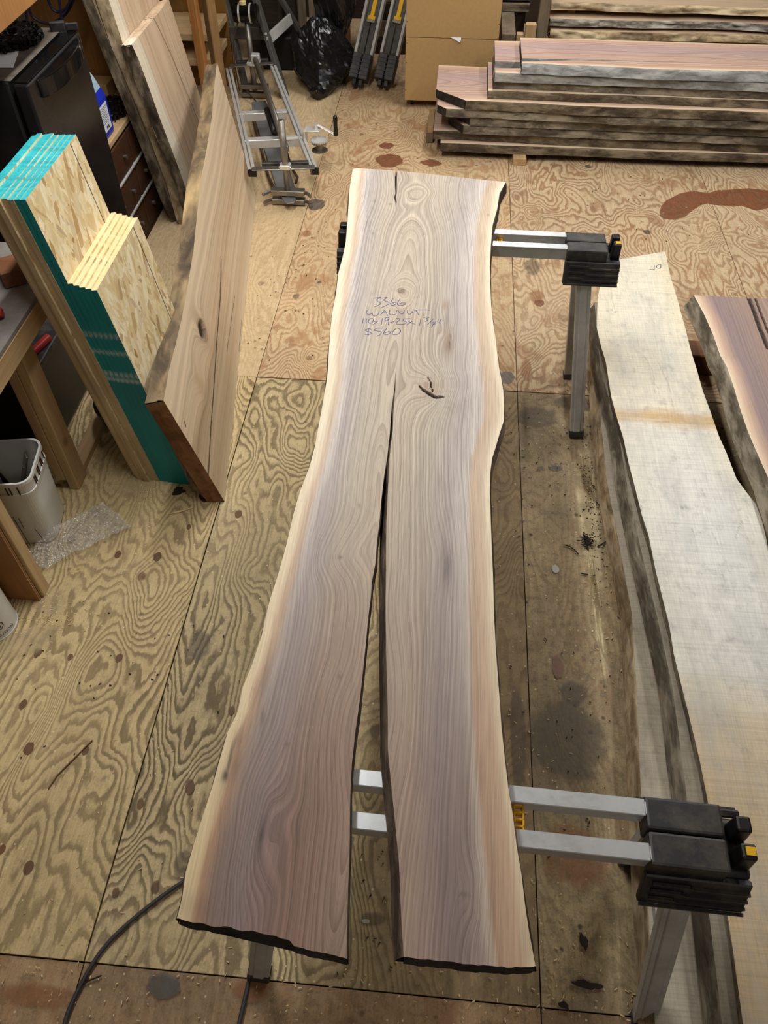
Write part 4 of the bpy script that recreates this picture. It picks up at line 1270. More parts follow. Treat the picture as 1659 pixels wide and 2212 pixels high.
MB().add([(p[0] - 0.04, 5.849, p[2] + 0.012), (p[0] + 0.035, 5.849, p[2] + 0.012), (p[0] + 0.03, 5.835, p[2] - 0.016)], [(0, 1, 2)]).build('paper_slip', M_PAPER, cab)

# ================================================================== FOLDED SAWHORSES


def folded(label, base):
    r = thing('folded_sawhorse', label, 'sawhorse', base, 0, 'folded sawhorses leaning at the back')
    B = Vector(base)
    d = Vector((0.12, 0.40, 0.48)).normalized()
    s = Vector((1, -0.1, 0)).normalized()
    s = (s - d * s.dot(d)).normalized()
    nn = s.cross(d).normalized()       # faces the viewer and up
    if nn.y > 0:
        nn = -nn
    o = B + Vector((0, 0, 0.02))
    br = MB()
    for q in (-1, 1):
        br.beam(o + s * q * 0.036 + d * 0.06, o + s * q * 0.036 + d * 0.235, 0.068, 0.085, nn)
    bo = br.build('end_bracket', M_BLACK, r, 0.005)
    lug = MB()
    for q in (-1, 1):
        lug.beam(o + s * q * 0.024 + d * 0.018, o + s * q * 0.024 + d * 0.06, 0.03, 0.05, nn)
    lug.build('lock_lug', M_BLACK_CLEAN, bo, 0.003)
    for k in range(5):
        MB().beam(o - s * 0.070 + d * (0.09 + k * 0.028) + nn * 0.044, o + s * 0.070 + d * (0.09 + k * 0.028) + nn * 0.044, 0.004, 0.005, d).build('rib', M_BLACK, bo)
    for q in (-1, 1):
        MB().beam(o + s * q * 0.060 + d * 0.235, o + s * q * 0.060 + d * 0.86, 0.020, 0.06, nn).build('rail', M_LEG, r, 0.002)
        MB().beam(o + s * q * 0.024 + d * 0.23 - nn * 0.012, o + s * q * 0.024 + d * 0.86 - nn * 0.012, 0.040, 0.03, nn).build('leg', M_GREYPAINT, r, 0.002)
    y = MB().beam(o + d * 0.50 + nn * 0.012, o + d * 0.74 + nn * 0.012, 0.030, 0.012, nn)
    y.beam(o + d * 0.475 + nn * 0.012, o + d * 0.50 + nn * 0.012, 0.055, 0.014, nn)
    y.build('latch', M_YELLOW, r, 0.002)
    MB().beam(o + d * 0.455 + nn * 0.014, o + d * 0.475 + nn * 0.014, 0.062, 0.012, nn).build('latch_clip', M_STEEL, r, 0.002)
    return r


folded('left folded sawhorse leaning between bin bag and cabinet', (-0.73, 6.10, 0))
folded('right folded sawhorse leaning next to the fibreboard cabinet', (-0.54, 6.10, 0))
for k, (z0, z1, m, x0, x1) in enumerate([(0, 0.12, M_DARKWOOD, -0.75, -0.37), (0.12, 0.24, M_OLDWOOD, -0.70, -0.37), (0.24, 0.36, M_DARKWOOD, -0.66, -0.37), (0.36, 0.50, M_OLDWOOD, -0.72, -0.37)]):
    tag(MB().bx(x0, x1, 6.86, 7.05, z0, z1).build('old_beam', m, None, 0.006), '%s old beam in the pile behind the folded sawhorses' % ['lowest', 'second', 'third', 'topmost'][k], 'beam', 'old beams behind the folded sawhorses')

# ================================================================== BLACK BIN BAG


def crumple(c, rad, seed, nu=64, nv=44, planes=46, slump=0.0, jitter=0.10):
    rr = np.random.default_rng(seed)
    nrm = rr.normal(size=(planes, 3))
    nrm /= np.linalg.norm(nrm, axis=1)[:, None]
    h = 1.0 - jitter * 2.2 * rr.random(planes)
    th = np.linspace(0, 2 * np.pi, nu, endpoint=False)
    ph = np.linspace(0.02, np.pi - 0.02, nv)
    T, Pn = np.meshgrid(th, ph)
    d = np.stack([np.sin(Pn) * np.cos(T), np.sin(Pn) * np.sin(T), np.cos(Pn)], -1).reshape(-1, 3)
    dots = d @ nrm.T
    rad_ = np.min(np.where(dots > 0.25, h[None] / np.maximum(dots, 0.25), 9), axis=1)
    rad_ = np.minimum(rad_, 1.15)
    rad_ *= 1 + 0.05 * fnoise(d[:, 0] * 4 + d[:, 2] * 3, d[:, 1] * 4, seed, 2) - 0.05 * np.abs(fnoise(d[:, 0] * 13, d[:, 1] * 13 + d[:, 2] * 11, seed + 3, 2))
    p = d * rad_[:, None] * np.array(rad)[None]
    p[:, :2] *= (1 + slump * np.clip(-p[:, 2] / rad[2], 0, 1.2))[:, None]
    p = p + np.array(c)[None]
    f = []
    for j in range(nv - 1):
        for i in range(nu):
            k = (i + 1) % nu
            f.append((j * nu + i, (j + 1) * nu + i, (j + 1) * nu + k, j * nu + k))
    f += [tuple(range(nu))[::-1], tuple((nv - 1) * nu + i for i in range(nu))]
    return p, f


bag = thing('bin_bag', 'crumpled black plastic bin bag slumped on the floor at the back', 'bag', (-0.97, 6.2, 0))
p, f = crumple((-0.985, 6.21, 0.185), (0.235, 0.225, 0.25), 11, planes=34, jitter=0.13, slump=0.45)
p[:, 2] = np.maximum(p[:, 2], 0.004)
MB().add(p.tolist(), f).build('bag_body', M_BAG, bag)
p, f = crumple((-0.90, 6.40, 0.50), (0.14, 0.12, 0.42), 9, planes=18, jitter=0.16)
MB().add(p.tolist(), f).build('bag_neck', M_BAG, bag)
p, f = crumple((-0.985, 5.945, 0.045), (0.075, 0.06, 0.05), 13, 28, 20, 24, jitter=0.2)
p[:, 2] = np.maximum(p[:, 2], 0.002)
MB().add(p.tolist(), f).build('bag_corner', M_BAG, bag)
for k, (x0, x1, y, m, lab) in enumerate([(-1.36, -1.27, 6.80, M_BARK_D, 'dark bark-edged board standing behind the ladder'), (-1.25, -1.19, 6.78, M_OLDWOOD, 'narrow grey board standing behind the bin bag'),
                                         (-1.17, -0.93, 6.80, M_OLDWOOD, 'wide weathered board standing behind the bin bag'), (-0.92, -0.85, 6.80, M_STUD_G, 'brown narrow board standing behind the bag neck')]):
    tag(MB().bx(x0, x1, y, y + 0.03, 0, 2.2).build('standing_board', m if m is not M_BARK_D else M_DARKWOOD, None, 0.003), lab, 'board', 'boards standing at the back')

# ================================================================== STEP LADDER
lad = thing('step_ladder', 'dark grey wooden step ladder standing behind the saw mill', 'ladder', (-1.25, 6.2, 0))
f1 = Vector((-1.235, 5.96, 0.0))
t1 = Vector(atY(553, 0, 6.22))
d1 = (t1 - f1).normalized()
MB().beam(f1, f1 + d1 * 1.9, 0.03, 0.085, (0, 1, 0)).build('leg', M_GREYPAINT, lad, 0.003)
f2 = Vector((-1.10, 6.66, 0.0))
t2 = Vector(atY(608, 0, 6.5))
d2 = (t2 - f2).normalized()
MB().beam(f2, f2 + d2 * 1.9, 0.03, 0.06, (0, 1, 0)).build('leg', M_GREYPAINT, lad, 0.003)
f3 = f1 + Vector((-0.30, 0.04, 0))
MB().beam(f3, f3 + (d1 + Vector((0.1, 0, 0))).normalized() * 1.9, 0.03, 0.085, (0, 1, 0)).build('leg', M_GREYPAINT, lad, 0.003)
a_ = f1 + d1 * 0.42
MB().beam(a_ + Vector((-0.27, 0, 0.0)), a_, 0.02, 0.08, (0, 0, 1)).build('step', M_GREYPAINT, lad, 0.003)
MB().beam(a_ + Vector((-0.0, -0.03, -0.04)), Vector(atY(628, 40, 6.5)), 0.07, 0.02, (0, 1, 0)).build('brace', M_LEG, lad, 0.003)
MB().beam(f1 + d1 * 0.75 + Vector((-0.25, 0, 0)), f1 + d1 * 0.75, 0.02, 0.09, (0, 0, 1)).build('step', M_GREYPAINT, lad, 0.003)
b = MB()
for q in (0.405, 0.435):
    e = f1 + d1 * q
    b.cyl(e + Vector((0.01, -0.046, 0)), e + Vector((0.01, -0.052, 0)), 0.009, n=10)
b.build('bolt', M_ALU, lad)

# ================================================================== CHAINSAW MILL
NL, NR, FL, FR = Vector((-1.147, 4.372, 0.2)), Vector((-0.788, 4.428, 0.2)), Vector((-1.615, 5.88, 0.2)), Vector((-1.309, 5.96, 0.2))
mill = thing('chainsaw_mill', 'aluminium chainsaw milling frame with guide bar and crank winch on the floor', 'saw mill', (-1.2, 5.1, 0))


def lerp(a, b, t):
    return a + (b - a) * t


sd = (NR - NL).normalized()
for A_, B_ in ((NL, FL), (NR, FR)):
    for q in (-1, 1):
        MB().beam(A_ + sd * q * 0.0125, B_ + sd * q * 0.0125, 0.018, 0.030).build('rail', M_ALU, mill, 0.002)
    for e in (A_,):
        MB().beam(e - Vector((0, 0.004, 0.002)), e + Vector((0, 0.02, -0.002)), 0.048, 0.034).build('rail_end_cap', M_BLACK_CLEAN, mill)
for t, w_ in ((0.28, 1.0), (0.53, 0.95)):
    a_, b_ = lerp(NL, FL, t), lerp(NR, FR, t)
    c_ = MB().beam(a_ + Vector((0, 0, 0.0)), lerp(a_, b_, w_ * 0.98), 0.05, 0.012, (0, 0, 1))
    c_.beam(a_ + Vector((0, -0.022, -0.02)), lerp(a_, b_, w_ * 0.98) + Vector((0, -0.022, -0.02)), 0.006, 0.045, (0, 0, 1))
    c_.build('cross_channel', M_ALU, mill, 0.002)
for (a_, b_) in ((NL, NR), (FL, FR)):
    MB().beam(a_ + Vector((0, 0.01, 0.022)), b_ + Vector((0, 0.01, 0.022)), 0.045, 0.006).build('end_bar', M_STEEL, mill, 0.001)
    MB().beam(a_ + sd * 0.05 + Vector((0, 0.05, 0.03)), b_ - sd * 0.04 + Vector((0, 0.05, 0.03)), 0.03, 0.02).build('end_guide', M_BLACK, mill, 0.002)
pn, pf = Vector((-0.955, 4.415, 0)), Vector((-1.455, 5.935, 0))
for pp, zt in ((pn, 0.49), (pf, 0.50)):
    MB().cyl(pp + Vector((0, 0, 0.05)), pp + Vector((0, 0, zt)), 0.019, n=18).build('post', M_STEEL, mill, smooth=True)
    cl_ = MB().box(pp + Vector((0, -0.004, 0.232)), (0.062, 0.05, 0.026))
    cl_.cyl(pp + Vector((-0.036, -0.02, 0.232)), pp + Vector((0.036, -0.02, 0.232)), 0.006, n=8)
    cl_.build('post_clamp', M_ALU, mill, 0.004)
    MB().box(pp + Vector((0, 0.0, 0.075)), (0.20, 0.05, 0.03)).build('bar_clamp', M_STEEL, mill, 0.002)
    MB().box(pp + Vector((0, -0.005, 0.022)), (0.20, 0.045, 0.03)).build('bar_clamp', M_STEEL, mill, 0.002)
for q in (-1, 1):
    for zz in (0.075, 0.022):
        arc = [pn + Vector((q * (0.095 + 0.012 * k), -0.002 - 0.0028 * k * k, zz)) for k in range(5)]
        MB().tube([tuple(v) for v in arc], 0.010, 8).build('hook_arm', M_STEEL, mill)
u_ = (pf - pn).normalized()
s_ = Vector((u_.y, -u_.x, 0))
n0 = pn - u_ * 0.09
out = [n0 + s_ * 0.02, n0 + s_ * 0.035 + u_ * 0.03, pn + s_ * 0.055 + u_ * 0.12, pn + s_ * 0.062 + u_ * 1.25, pn + s_ * 0.05 + u_ * 1.4, pn - s_ * 0.05 + u_ * 1.4, pn - s_ * 0.062 + u_ * 1.25, pn - s_ * 0.055 + u_ * 0.12, n0 - s_ * 0.035 + u_ * 0.03,
       n0 - s_ * 0.02]
MB().prism([(v.x, v.y) for v in out], 0.044, 0.051).build('guide_bar', M_BAR, mill, 0.001)
MB().tube([tuple(v + s_ * 0.0 + Vector((0, 0, 0.048))) for v in (pn + s_ * 0.068 + u_ * 0.15, pn + s_ * 0.09 + u_ * 0.22, pn + s_ * 0.074 + u_ * 0.35, pn + s_ * 0.078 + u_ * 0.9, pn + s_ * 0.075 + u_ * 1.2)], 0.009, 6).build('saw_chain', M_RUST, mill)
MB().tube([tuple(v + Vector((0, 0, 0.048))) for v in (pn - s_ * 0.07 + u_ * 0.12, pn - s_ * 0.085 + u_ * 0.3, pn - s_ * 0.076 + u_ * 0.8, pn - s_ * 0.072 + u_ * 1.25)], 0.009, 6).build('saw_chain', M_RUST, mill)
pa_, pb_ = Vector((-1.375, 5.72, 0.335)), Vector((-0.985, 4.62, 0.235))
MB().cyl(pa_, pb_, 0.019, n=16).build('push_tube', M_STEEL, mill, smooth=True)
MB().cyl(lerp(pa_, pb_, 0.55) + Vector((-0.03, 0, -0.03)), lerp(pa_, pb_, 0.78) + Vector((-0.03, 0, -0.03)), 0.022, n=14).build('rubber_grip', M_BLACK_CLEAN, mill, smooth=True)
MB().box(pa_ + Vector((0, 0.01, 0.0)), (0.055, 0.05, 0.06)).build('tube_bracket', M_ALU, mill, 0.004)
hp = lerp(NR, FR, 0.26)
MB().cyl(hp + Vector((-0.14, -0.02, 0.005)), hp + Vector((0.0, 0.02, 0.005)), 0.010, n=8).build('hook_bolt', M_ALU, mill)
wp = hp + Vector((0.075, 0.03, 0))
wn = MB().box(wp + Vector((-0.01, 0.0, 0.055)), (0.09, 0.07, 0.004)).box(wp + Vector((-0.055, 0, 0.0)), (0.005, 0.09, 0.13))
wn.build('winch_plate', M_ALU, mill, 0.001)
sp = MB().lathe([(0.0, 0.0), (0.05, 0.0), (0.05, 0.004), (0.022, 0.006), (0.022, 0.045), (0.05, 0.048), (0.05, 0.056), (0.0, 0.056)], 28, tuple(wp + Vector((0.035, -0.05, -0.05))))
sp.build('winch_spool', M_STEEL, mill)
g = MB()
for k in range(24):
    a = 2 * math.pi * k / 24
    g.box(wp + Vector((0.035 + 0.052 * math.cos(a), -0.05 + 0.052 * math.sin(a), 0.012)), (0.008, 0.006, 0.008), 0, Matrix.Rotation(a, 3, 'Z'))
g.cyl(wp + Vector((0.035, -0.05, 0.008)), wp + Vector((0.035, -0.05, 0.016)), 0.05, n=28)
g.build('winch_gear', M_ALU, mill)
hx = Vector((-0.775, 4.88, 0.2))
MB().cyl(wp + Vector((0.01, 0.02, 0.03)), wp + Vector((0.01, 0.02, 0.085)), 0.012, n=10).build('crank_shaft', M_ALU, mill)
hx = wp + Vector((0.135, -0.01, 0.03))
MB().beam(wp + Vector((0.01, 0.02, 0.078)), hx + Vector((0, 0, 0.0)), 0.02, 0.005).build('crank_arm', M_ALU, mill, 0.001)
MB().lathe([(0.0, 0), (0.016, 0.0), (0.014, 0.02), (0.012, 0.06), (0.014, 0.105), (0.010, 0.115), (0, 0.116)], 14, tuple(hx)).build('crank_grip', M_BLACK_CLEAN, mill, smooth=True)
tk = pf + Vector((0, 0, 0.545))
tank = MB().cyl(tk + Vector((-0.085, 0, 0)), tk + Vector((0.085, 0, 0)), 0.058, n=24).build('oil_tank', M_GLOSSBLACK, mill, 0.012, seg=3)
for q in (-0.04, 0.035):
    MB().cyl(tk + Vector((q - 0.006, 0, 0)), tk + Vector((q + 0.006, 0, 0)), 0.060, n=24).build('tank_strap', M_ALU, tank)
MB().lathe([(0, 0.055), (0.023, 0.055), (0.023, 0.075), (0.016, 0.077), (0.016, 0.088), (0, 0.088)], 16, tuple(tk + Vector((-0.012, -0.01, 0)))).build('filler_cap', M_CREAMCAP, tank)
MB().tube(smooth_path([tuple(tk + Vector((-0.06, 0, -0.05))), tuple(tk + Vector((-0.10, -0.03, -0.14))), tuple(tk + Vector((-0.12, -0.03, -0.3))), tuple(pf + Vector((-0.11, -0.02, 0.05)))], 2), 0.005, 6).build('oil_hose', M_RUST, tank)
MB().tube(smooth_path([tuple(pf + Vector((-0.06, -0.02, 0.05))), tuple(pf + Vector((0.02, -0.12, 0.03))), tuple(pf + Vector((0.12, -0.3, 0.03))), tuple(pf + Vector((0.17, -0.42, 0.05)))], 2), 0.006, 6).build('pull_cable', M_RUST, mill)

# ================================================================== SHELVING AND POSTS BEHIND THE MILL
tag(MB().box((-1.515, 5.27, 1.25), (0.055, 0.088, 2.5), 0, Matrix.Rotation(R(35), 3, 'Z')).build('timber_post', M_STUD_G, None, 0.004), 'weathered timber post standing beside the saw mill frame', 'post')
sh = thing('shelf_unit', 'rough timber shelf unit with orange stud in the back left corner', 'shelf', (-2.1, 5.85, 0))
MB().bx(-1.745, -1.695, 5.58, 5.67, 0, 2.3).build('stud', M_STUD_O, sh, 0.003)
MB().bx(-2.75, -2.70, 5.58, 5.67, 0, 2.3).build('stud', M_STUD_O, sh, 0.003)
MB().bx(-2.9, -1.64, 6.12, 6.14, 0, 2.3).build('back_panel', M_YELPLY, sh)
for zc, x1 in ((0.44, -1.64), (0.285, -1.66), (0.9, -1.64)):
    MB().bx(-2.85, x1, 5.70, 6.11, zc, zc + 0.045).build('shelf_board', M_PINE_X, sh, 0.003)
tag(MB().bx(-1.53, -1.24, 6.93, 6.97, 0.0, 0.75).build('corrugated_panel', M_OLDWOOD), 'pale corrugated panel leaning behind the oil tank', 'panel')
tag(MB().bx(-1.5, -1.25, 6.45, 6.65, 0.0, 0.24).build('black_tote', M_BLACK_CLEAN, None, 0.02, seg=2), 'black plastic tote under the step ladder', 'tote')
tag(MB().bx(-1.64, -1.39, 6.70, 6.85, 0.56, 1.0).build('black_case', M_BLACK_CLEAN, None, 0.02, seg=2), 'black equipment case behind the oil tank', 'case')
tag(MB().bx(-1.66, -1.38, 6.68, 6.92, 0.0, 0.56).build('plinth_crate', M_DARKWOOD, None, 0.004), 'dark wooden crate carrying the black equipment case', 'crate')

# ================================================================== STANDING SLABS ON THE LEFT


def plane_hit(px, py, P0, n):
    d = _fw + _rt * (px - 829.5) / F_PX - _up * (py - 1106) / F_PX
    t = np.dot(np.array(P0) - _C, n) / np.dot(d, n)
    return _C + d * t


# elm slab resting on its long edge
N0 = np.array([-0.822, 2.018, 0.0])
F0 = np.array([-1.172, 4.482, 0.0])
a = (F0 - N0) / np.linalg.norm(F0 - N0)
plf = np.array([-a[1], a[0], 0])
v = plf * math.sin(R(13.3)) + np.array([0, 0, 1]) * math.cos(R(13.3))
nrm = np.cross(v, -a)
ME = Matrix(((v[0], -a[0], nrm[0], N0[0]), (v[1], -a[1], nrm[1], N0[1]), (v[2], -a[2], nrm[2], N0[2]), (0, 0, 0, 1)))


def to_loc(px, py, M):
    n = np.array([M[0][2], M[1][2], M[2][2]])
    P0 = np.array([M[0][3], M[1][3], M[2][3]])
    q = plane_hit(px, py, P0, n) - P0
    return (q @ np.array([M[0][0], M[1][0], M[2][0]]), q @ np.array([M[0][1], M[1][1], M[2][1]]))


E_TOP = [to_loc(x, y, ME) for x, y in [(468, 140), (463, 185), (458, 250), (445, 330), (432, 400), (425, 470), (418, 540), (405, 620), (392, 690), (378, 750), (365, 800), (357, 845)]]
ecr = [[to_loc(x, y, ME) for x, y in [(478, 560), (476, 644), (468, 740), (462, 836), (455, 930), (450, 1028)]], [to_loc(x, y, ME) for x, y in [(507, 640), (500, 690), (490, 760)]], [to_loc(x, y, ME) for x, y in [(399, 912), (401, 920)]],
       [to_loc(x, y, ME) for x, y in [(522, 690), (516, 760)]]]
ek = to_loc(437, 712, ME)
ek2 = to_loc(432, 830, ME)


def elm_fields(x, y):
    D = np.zeros_like(x)
    for l, w in zip(ecr, (0.0048, 0.002, 0.006, 0.002)):
        for p_, q_ in zip(l[:-1], l[1:]):
            D = np.maximum(D, np.clip(1.4 - seg_dist(x + 0.002 * fnoise(x * 40, y * 40, 3), y, p_, q_) / w, 0, 1))
    xj, yj = x + 0.010 * fnoise(x * 45, y * 30, 5), y + 0.014 * fnoise(x * 40, y * 30, 8)
    D = np.maximum(D, np.clip(1.5 - np.hypot((xj - ek[0]) / 0.040, (yj - ek[1]) / 0.042), 0, 1))
    K = 0.5 * np.exp(-((x - ek[0]) / 0.09) ** 2 - ((y - ek[1]) / 0.06) ** 2) + 0.4 * np.exp(-((x - ek2[0]) / 0.04) ** 2 - ((y - ek2[1]) / 0.04) ** 2)
    return D, K


def elm_ring(x, y):
    g = x + 0.02 * fnoise(x * 3, y * 1.4, 4, 3) + 0.012 * fnoise(x * 9, y * 2, 6, 2)
    for k_, s in ((ek, 0.10), (ek2, 0.05)):
        g = g + s * np.exp(-((x - k_[0]) / 0.08) ** 2 - ((y - k_[1]) / 0.07) ** 2)
    return g


ytopn = to_loc(470, 138, ME)[1]
elm = thing('live_edge_slab', 'pale elm slab with bark edge standing on its long side against the strand board', 'wood slab', (-1.0, 3.2, 0))
slab_object('slab_body', [dict(XL=const(0.0), XR=efn(E_TOP), ytop=const(0.0), ybot=lambda c: -2.49 + (ytopn + 2.49) * np.asarray(c), n=520, m=200, fl=0.0, fr=0.004, fe=0.0)], 0.0, 0.068,
            [M_ELM, M_BARK_E, M_END_B], elm, ME, 33, ring=elm_ring, fields=elm_fields, rough=0.010, zfun=lambda x, y: -0.02 * np.clip(elm_fields(x, y)[0] - 0.4, 0, 1) * (np.hypot(x - ek[0], y - ek[1]) < 0.11))

# tall slabs standing on end behind it, leaning left
def tall_frame(off):
    v = np.array([-0.085, 0, 1.0])
    v /= np.linalg.norm(v)
    x = np.array([0, 1.0, 0])
    n = np.cross(x, v)
    P0 = np.array([-1.45, 0, 0]) - n * off
    return Matrix(((x[0], v[0], n[0], P0[0]), (x[1], v[1], n[1], P0[1]), (x[2], v[2], n[2], P0[2]), (0, 0, 0, 1)))


MF1, MF2, MF3 = tall_frame(0.0), tall_frame(0.056), tall_frame(0.114)
e1 = [to_loc(x, y, MF1) for x, y in [(285, 97), (300, 130), (322, 190), (345, 255), (370, 320), (392, 380), (412, 440)]]
c1, c2 = to_loc(285, 97, MF1), to_loc(365, 0, MF1)
e1 = [(e1[0][0], 1.2)] + e1 + [(e1[-1][0] + 0.02, 0.0)]
r1 = [to_loc(x, y, MF1) for x, y in [(365, 0), (400, 110), (452, 270)]]
r1 = [(r1[0][0], 1.3)] + r1 + [(r1[-1][0] + 0.02, 0.0)]
fr_cr = [[to_loc(x, y, MF1) for x, y in [(330, 35), (345, 65), (368, 115), (395, 180), (420, 240), (440, 295)]]]


def f1_fields(x, y):
    D = np.zeros_like(x)
    for l in fr_cr:
        for p_, q_ in zip(l[:-1], l[1:]):
            D = np.maximum(D, 0.8 * np.clip(1.4 - seg_dist(x, y, p_, q_) / 0.004, 0, 1))
    return D, np.zeros_like(x)


GT = 'bark slabs standing on end by the drawers'
r = thing('bark_slab', 'shortest front bark slab standing on end with pale planed face', 'wood slab', (-1.5, 4.4, 0), 0, GT)
slab_object('slab_body', [dict(XL=efn(e1), XR=efn(r1), ytop=lambda c: c1[1] + (c2[1] - c1[1]) * np.asarray(c), ybot=const(0.0), n=160, m=90, fl=0.012, fr=0.0)], 0.0, 0.052, [M_PALE, M_BARK_D, M_PALE], r, MF1, 44, fields=f1_fields, rough=0.014)
e2 = [to_loc(x, y, MF2) for x, y in [(235, 0), (266, 96), (300, 180), (340, 280), (380, 390), (402, 470)]]
e2 = [(e2[0][0] - 0.02, 2.2)] + e2 + [(e2[-1][0] + 0.02, 0.0)]
r = thing('bark_slab', 'tall middle bark slab behind the shortest one, rising out of view', 'wood slab', (-1.58, 4.4, 0), 0, GT)
slab_object('slab_body', [dict(XL=efn(e2), XR=const(4.62), ytop=const(2.2), ybot=const(0.0), n=240, m=50, fl=0.016, fr=0.0)], 0.0, 0.054, [M_PALE, M_BARK_L, M_END_B], r, MF2, 46, rough=0.016)
e3 = [to_loc(x, y, MF3) for x, y in [(200, 0), (240, 105), (280, 205), (325, 320), (365, 430), (395, 510)]]
e3 = [(e3[0][0] - 0.02, 2.2)] + e3 + [(e3[-1][0] + 0.02, 0.0)]
r = thing('bark_slab', 'rearmost dark bark slab standing next to the drawer cabinet', 'wood slab', (-1.66, 4.4, 0), 0, GT)
slab_object('slab_body', [dict(XL=efn(e3), XR=const(4.6), ytop=const(2.2), ybot=const(0.0), n=240, m=30, fl=0.012, fr=0.0)], 0.0, 0.044, [M_OLDWOOD, M_BARK_D, M_END_B], r, MF3, 48, rough=0.014)

# ================================================================== STRAND BOARD SHEETS
LEAN = R(-8.0)
RL = Matrix.Rotation(LEAN, 4, 'Y')


def sheet(x_right, th, y0, y1, h, mats, label, group, line=False):
    """one sheet standing on end, leaning left; mats: face, front edge, top end"""
    b = MB()
    vs = [(-th, y0, 0), (0, y0, 0), (0, y1, 0), (-th, y1, 0), (-th, y0, h), (0, y0, h), (0, y1, h), (-th, y1, h)]
    Mx = Matrix.Translation((x_right, 0, 0.0)) @ RL
    me = bpy.data.meshes.new('sheet')
    c0 = Vector((0, (y0 + y1) / 2, 0))
    me.from_pydata([tuple(Vector(q) - c0) for q in vs], [], [(0, 3, 2, 1), (4, 5, 6, 7), (0, 1, 5, 4), (1, 2, 6, 5), (2, 3, 7, 6), (3, 0, 4, 7)])
    for m in mats:
        me.materials.append(m)
    me.polygons.foreach_set('material_index', [1, 2, 1, 0, 1, 0])
    o = bpy.data.objects.new('strand_board_sheet', me)
    COL.objects.link(o)
    o.matrix_basis = Mx @ Matrix.Translation(c0)
    tag(o, label, 'board', group)
    if line:
        lb = bpy.data.meshes.new('pencil_line')
        w_ = 0.0035
        ly = (y1 - y0) / 2 - 0.062
        lb.from_pydata([(0.0006, ly, line[0]), (0.0006, ly + w_, line[0]), (0.0006, ly + w_, h - 0.004), (0.0006, ly, h - 0.004)], [], [(0, 1, 2, 3)])
        lb.materials.append(M_INKD)
        lo = bpy.data.objects.new('pencil_line', lb)
        COL.objects.link(lo)
        lo.parent = o
    return o


TH = 0.0182
GS, GL = 'short strand board sheets', 'tall strand board sheets'
ordn = ['outermost', 'second', 'third', 'fourth', 'fifth', 'sixth', 'seventh', 'eighth', 'ninth', 'tenth', 'eleventh', 'twelfth', 'thirteenth']
x = -0.985
random.seed(3)
for k in range(5):
    sheet(x, TH, 2.096 + 0.001 * random.random() + 0.0012 * k, 2.553 + 0.004 * random.random(), 0.928 + 0.004 * random.random() + 0.004 * k, [M_OSB, M_TEAL, M_OSBCUT],
          'short strand board sheet with teal edge, %s from the elm slab' % ordn[k], GS, (0.0,) if k == 0 else False)
    x -= TH + 0.0003
for k in range(8):
    t_ = k < 2
    yy = 2.104 + 0.006 * random.random() + (-0.012 if k == 4 else 0.0) + (0.02 if k > 6 else 0)
    sheet(x, TH, yy, 2.535 + 0.012 * random.random(), 1.222 + 0.008 * random.random(), [M_OSB, M_TEAL if t_ else M_OSBEDGE, M_TEALTOP],
          'tall strand board sheet with turquoise top end, %s from the short sheets' % (ordn[k] if k else 'first'), GL, (0.94,) if k == 0 else False)
    x -= TH + 0.001

# ================================================================== WORKBENCH ON THE LEFT
bench = thing('workbench', 'wooden workbench with dusty grey top at the left edge', 'workbench', (-2.0, 1.95, 0))
MB().bx(-2.7, -1.405, 1.46, 2.55, 0.782, 0.80).build('bench_top', M_GREYTOP, bench, 0.002)
MB().bx(-1.425, -1.403, 1.46, 2.55, 0.70, 0.7815).build('apron', M_PINE_Y, bench, 0.002)
MB().bx(-1.47, -1.428, 2.03, 2.12, 0, 0.70).build('leg', M_PINE, bench, 0.003)
MB().bx(-1.515, -1.472, 2.03, 2.12, 0.05, 0.781).build('leg', M_PINE, bench, 0.003)
MB().bx(-2.66, -2.57, 2.03, 2.12, 0, 0.781).build('leg', M_PINE, bench, 0.003)
lp = MB().bx(-1.90, -1.387, 1.484, 1.500, 0.0, 0.78).build('leg_panel', M_BROWNPLY, bench, 0.001)
MB().bx(-1.42, -1.375, 1.501, 1.552, 0.0, 0.70).build('leg', M_PINE, bench, 0.003)
for k in range(4):
    MB().bx(-1.388, -1.3868, 1.4852 + k * 0.0038, 1.4868 + k * 0.0038, 0.002, 0.699).build('ply_layer', M_DARKBEAM if k % 2 else M_PINE, lp)
MB().bx(-1.50, -1.44, 2.125, 2.6, 0.0, 0.035).build('foot_rail', M_PINE_Y, bench, 0.004)
# on and under the bench
c = at(25, 610, 0.8)
tag(MB().box((c[0], c[1] + 0.02, 0.832), (0.075, 0.11, 0.06), 0, Matrix.Rotation(R(35), 3, 'Z')).build('wood_block', M_DARKBEAM, None, 0.003), 'small brown wood block on the grey bench top', 'block')
c = at(8, 690, 0.8)
rt_ = thing('hand_clamp', 'red handled clamp lying on the bench top at the left edge', 'clamp', (c[0] - 0.02, c[1], 0.80))
MB().cyl((c[0] - 0.16, c[1] - 0.03, 0.82), (c[0] + 0.0, c[1] + 0.01, 0.82), 0.018, n=12).build('handle', M_RED, rt_, 0.004)
MB().cyl((c[0] - 0.26, c[1] - 0.055, 0.82), (c[0] - 0.16, c[1] - 0.03, 0.82), 0.006, n=8).build('screw_rod', M_STEEL, rt_)
tote = thing('storage_tote', 'black storage tote in the dark under the bench', 'tote', (-1.95, 2.4, 0))
MB().bx(-2.3, -1.60, 2.25, 2.7, 0, 0.36).build('tub', M_BLACK_CLEAN, tote, 0.02, seg=2)
MB().bx(-2.32, -1.58, 2.23, 2.72, 0.36, 0.39).build('lid', M_BLACK, tote, 0.008, seg=2)
c = at(150, 850, 0.39)
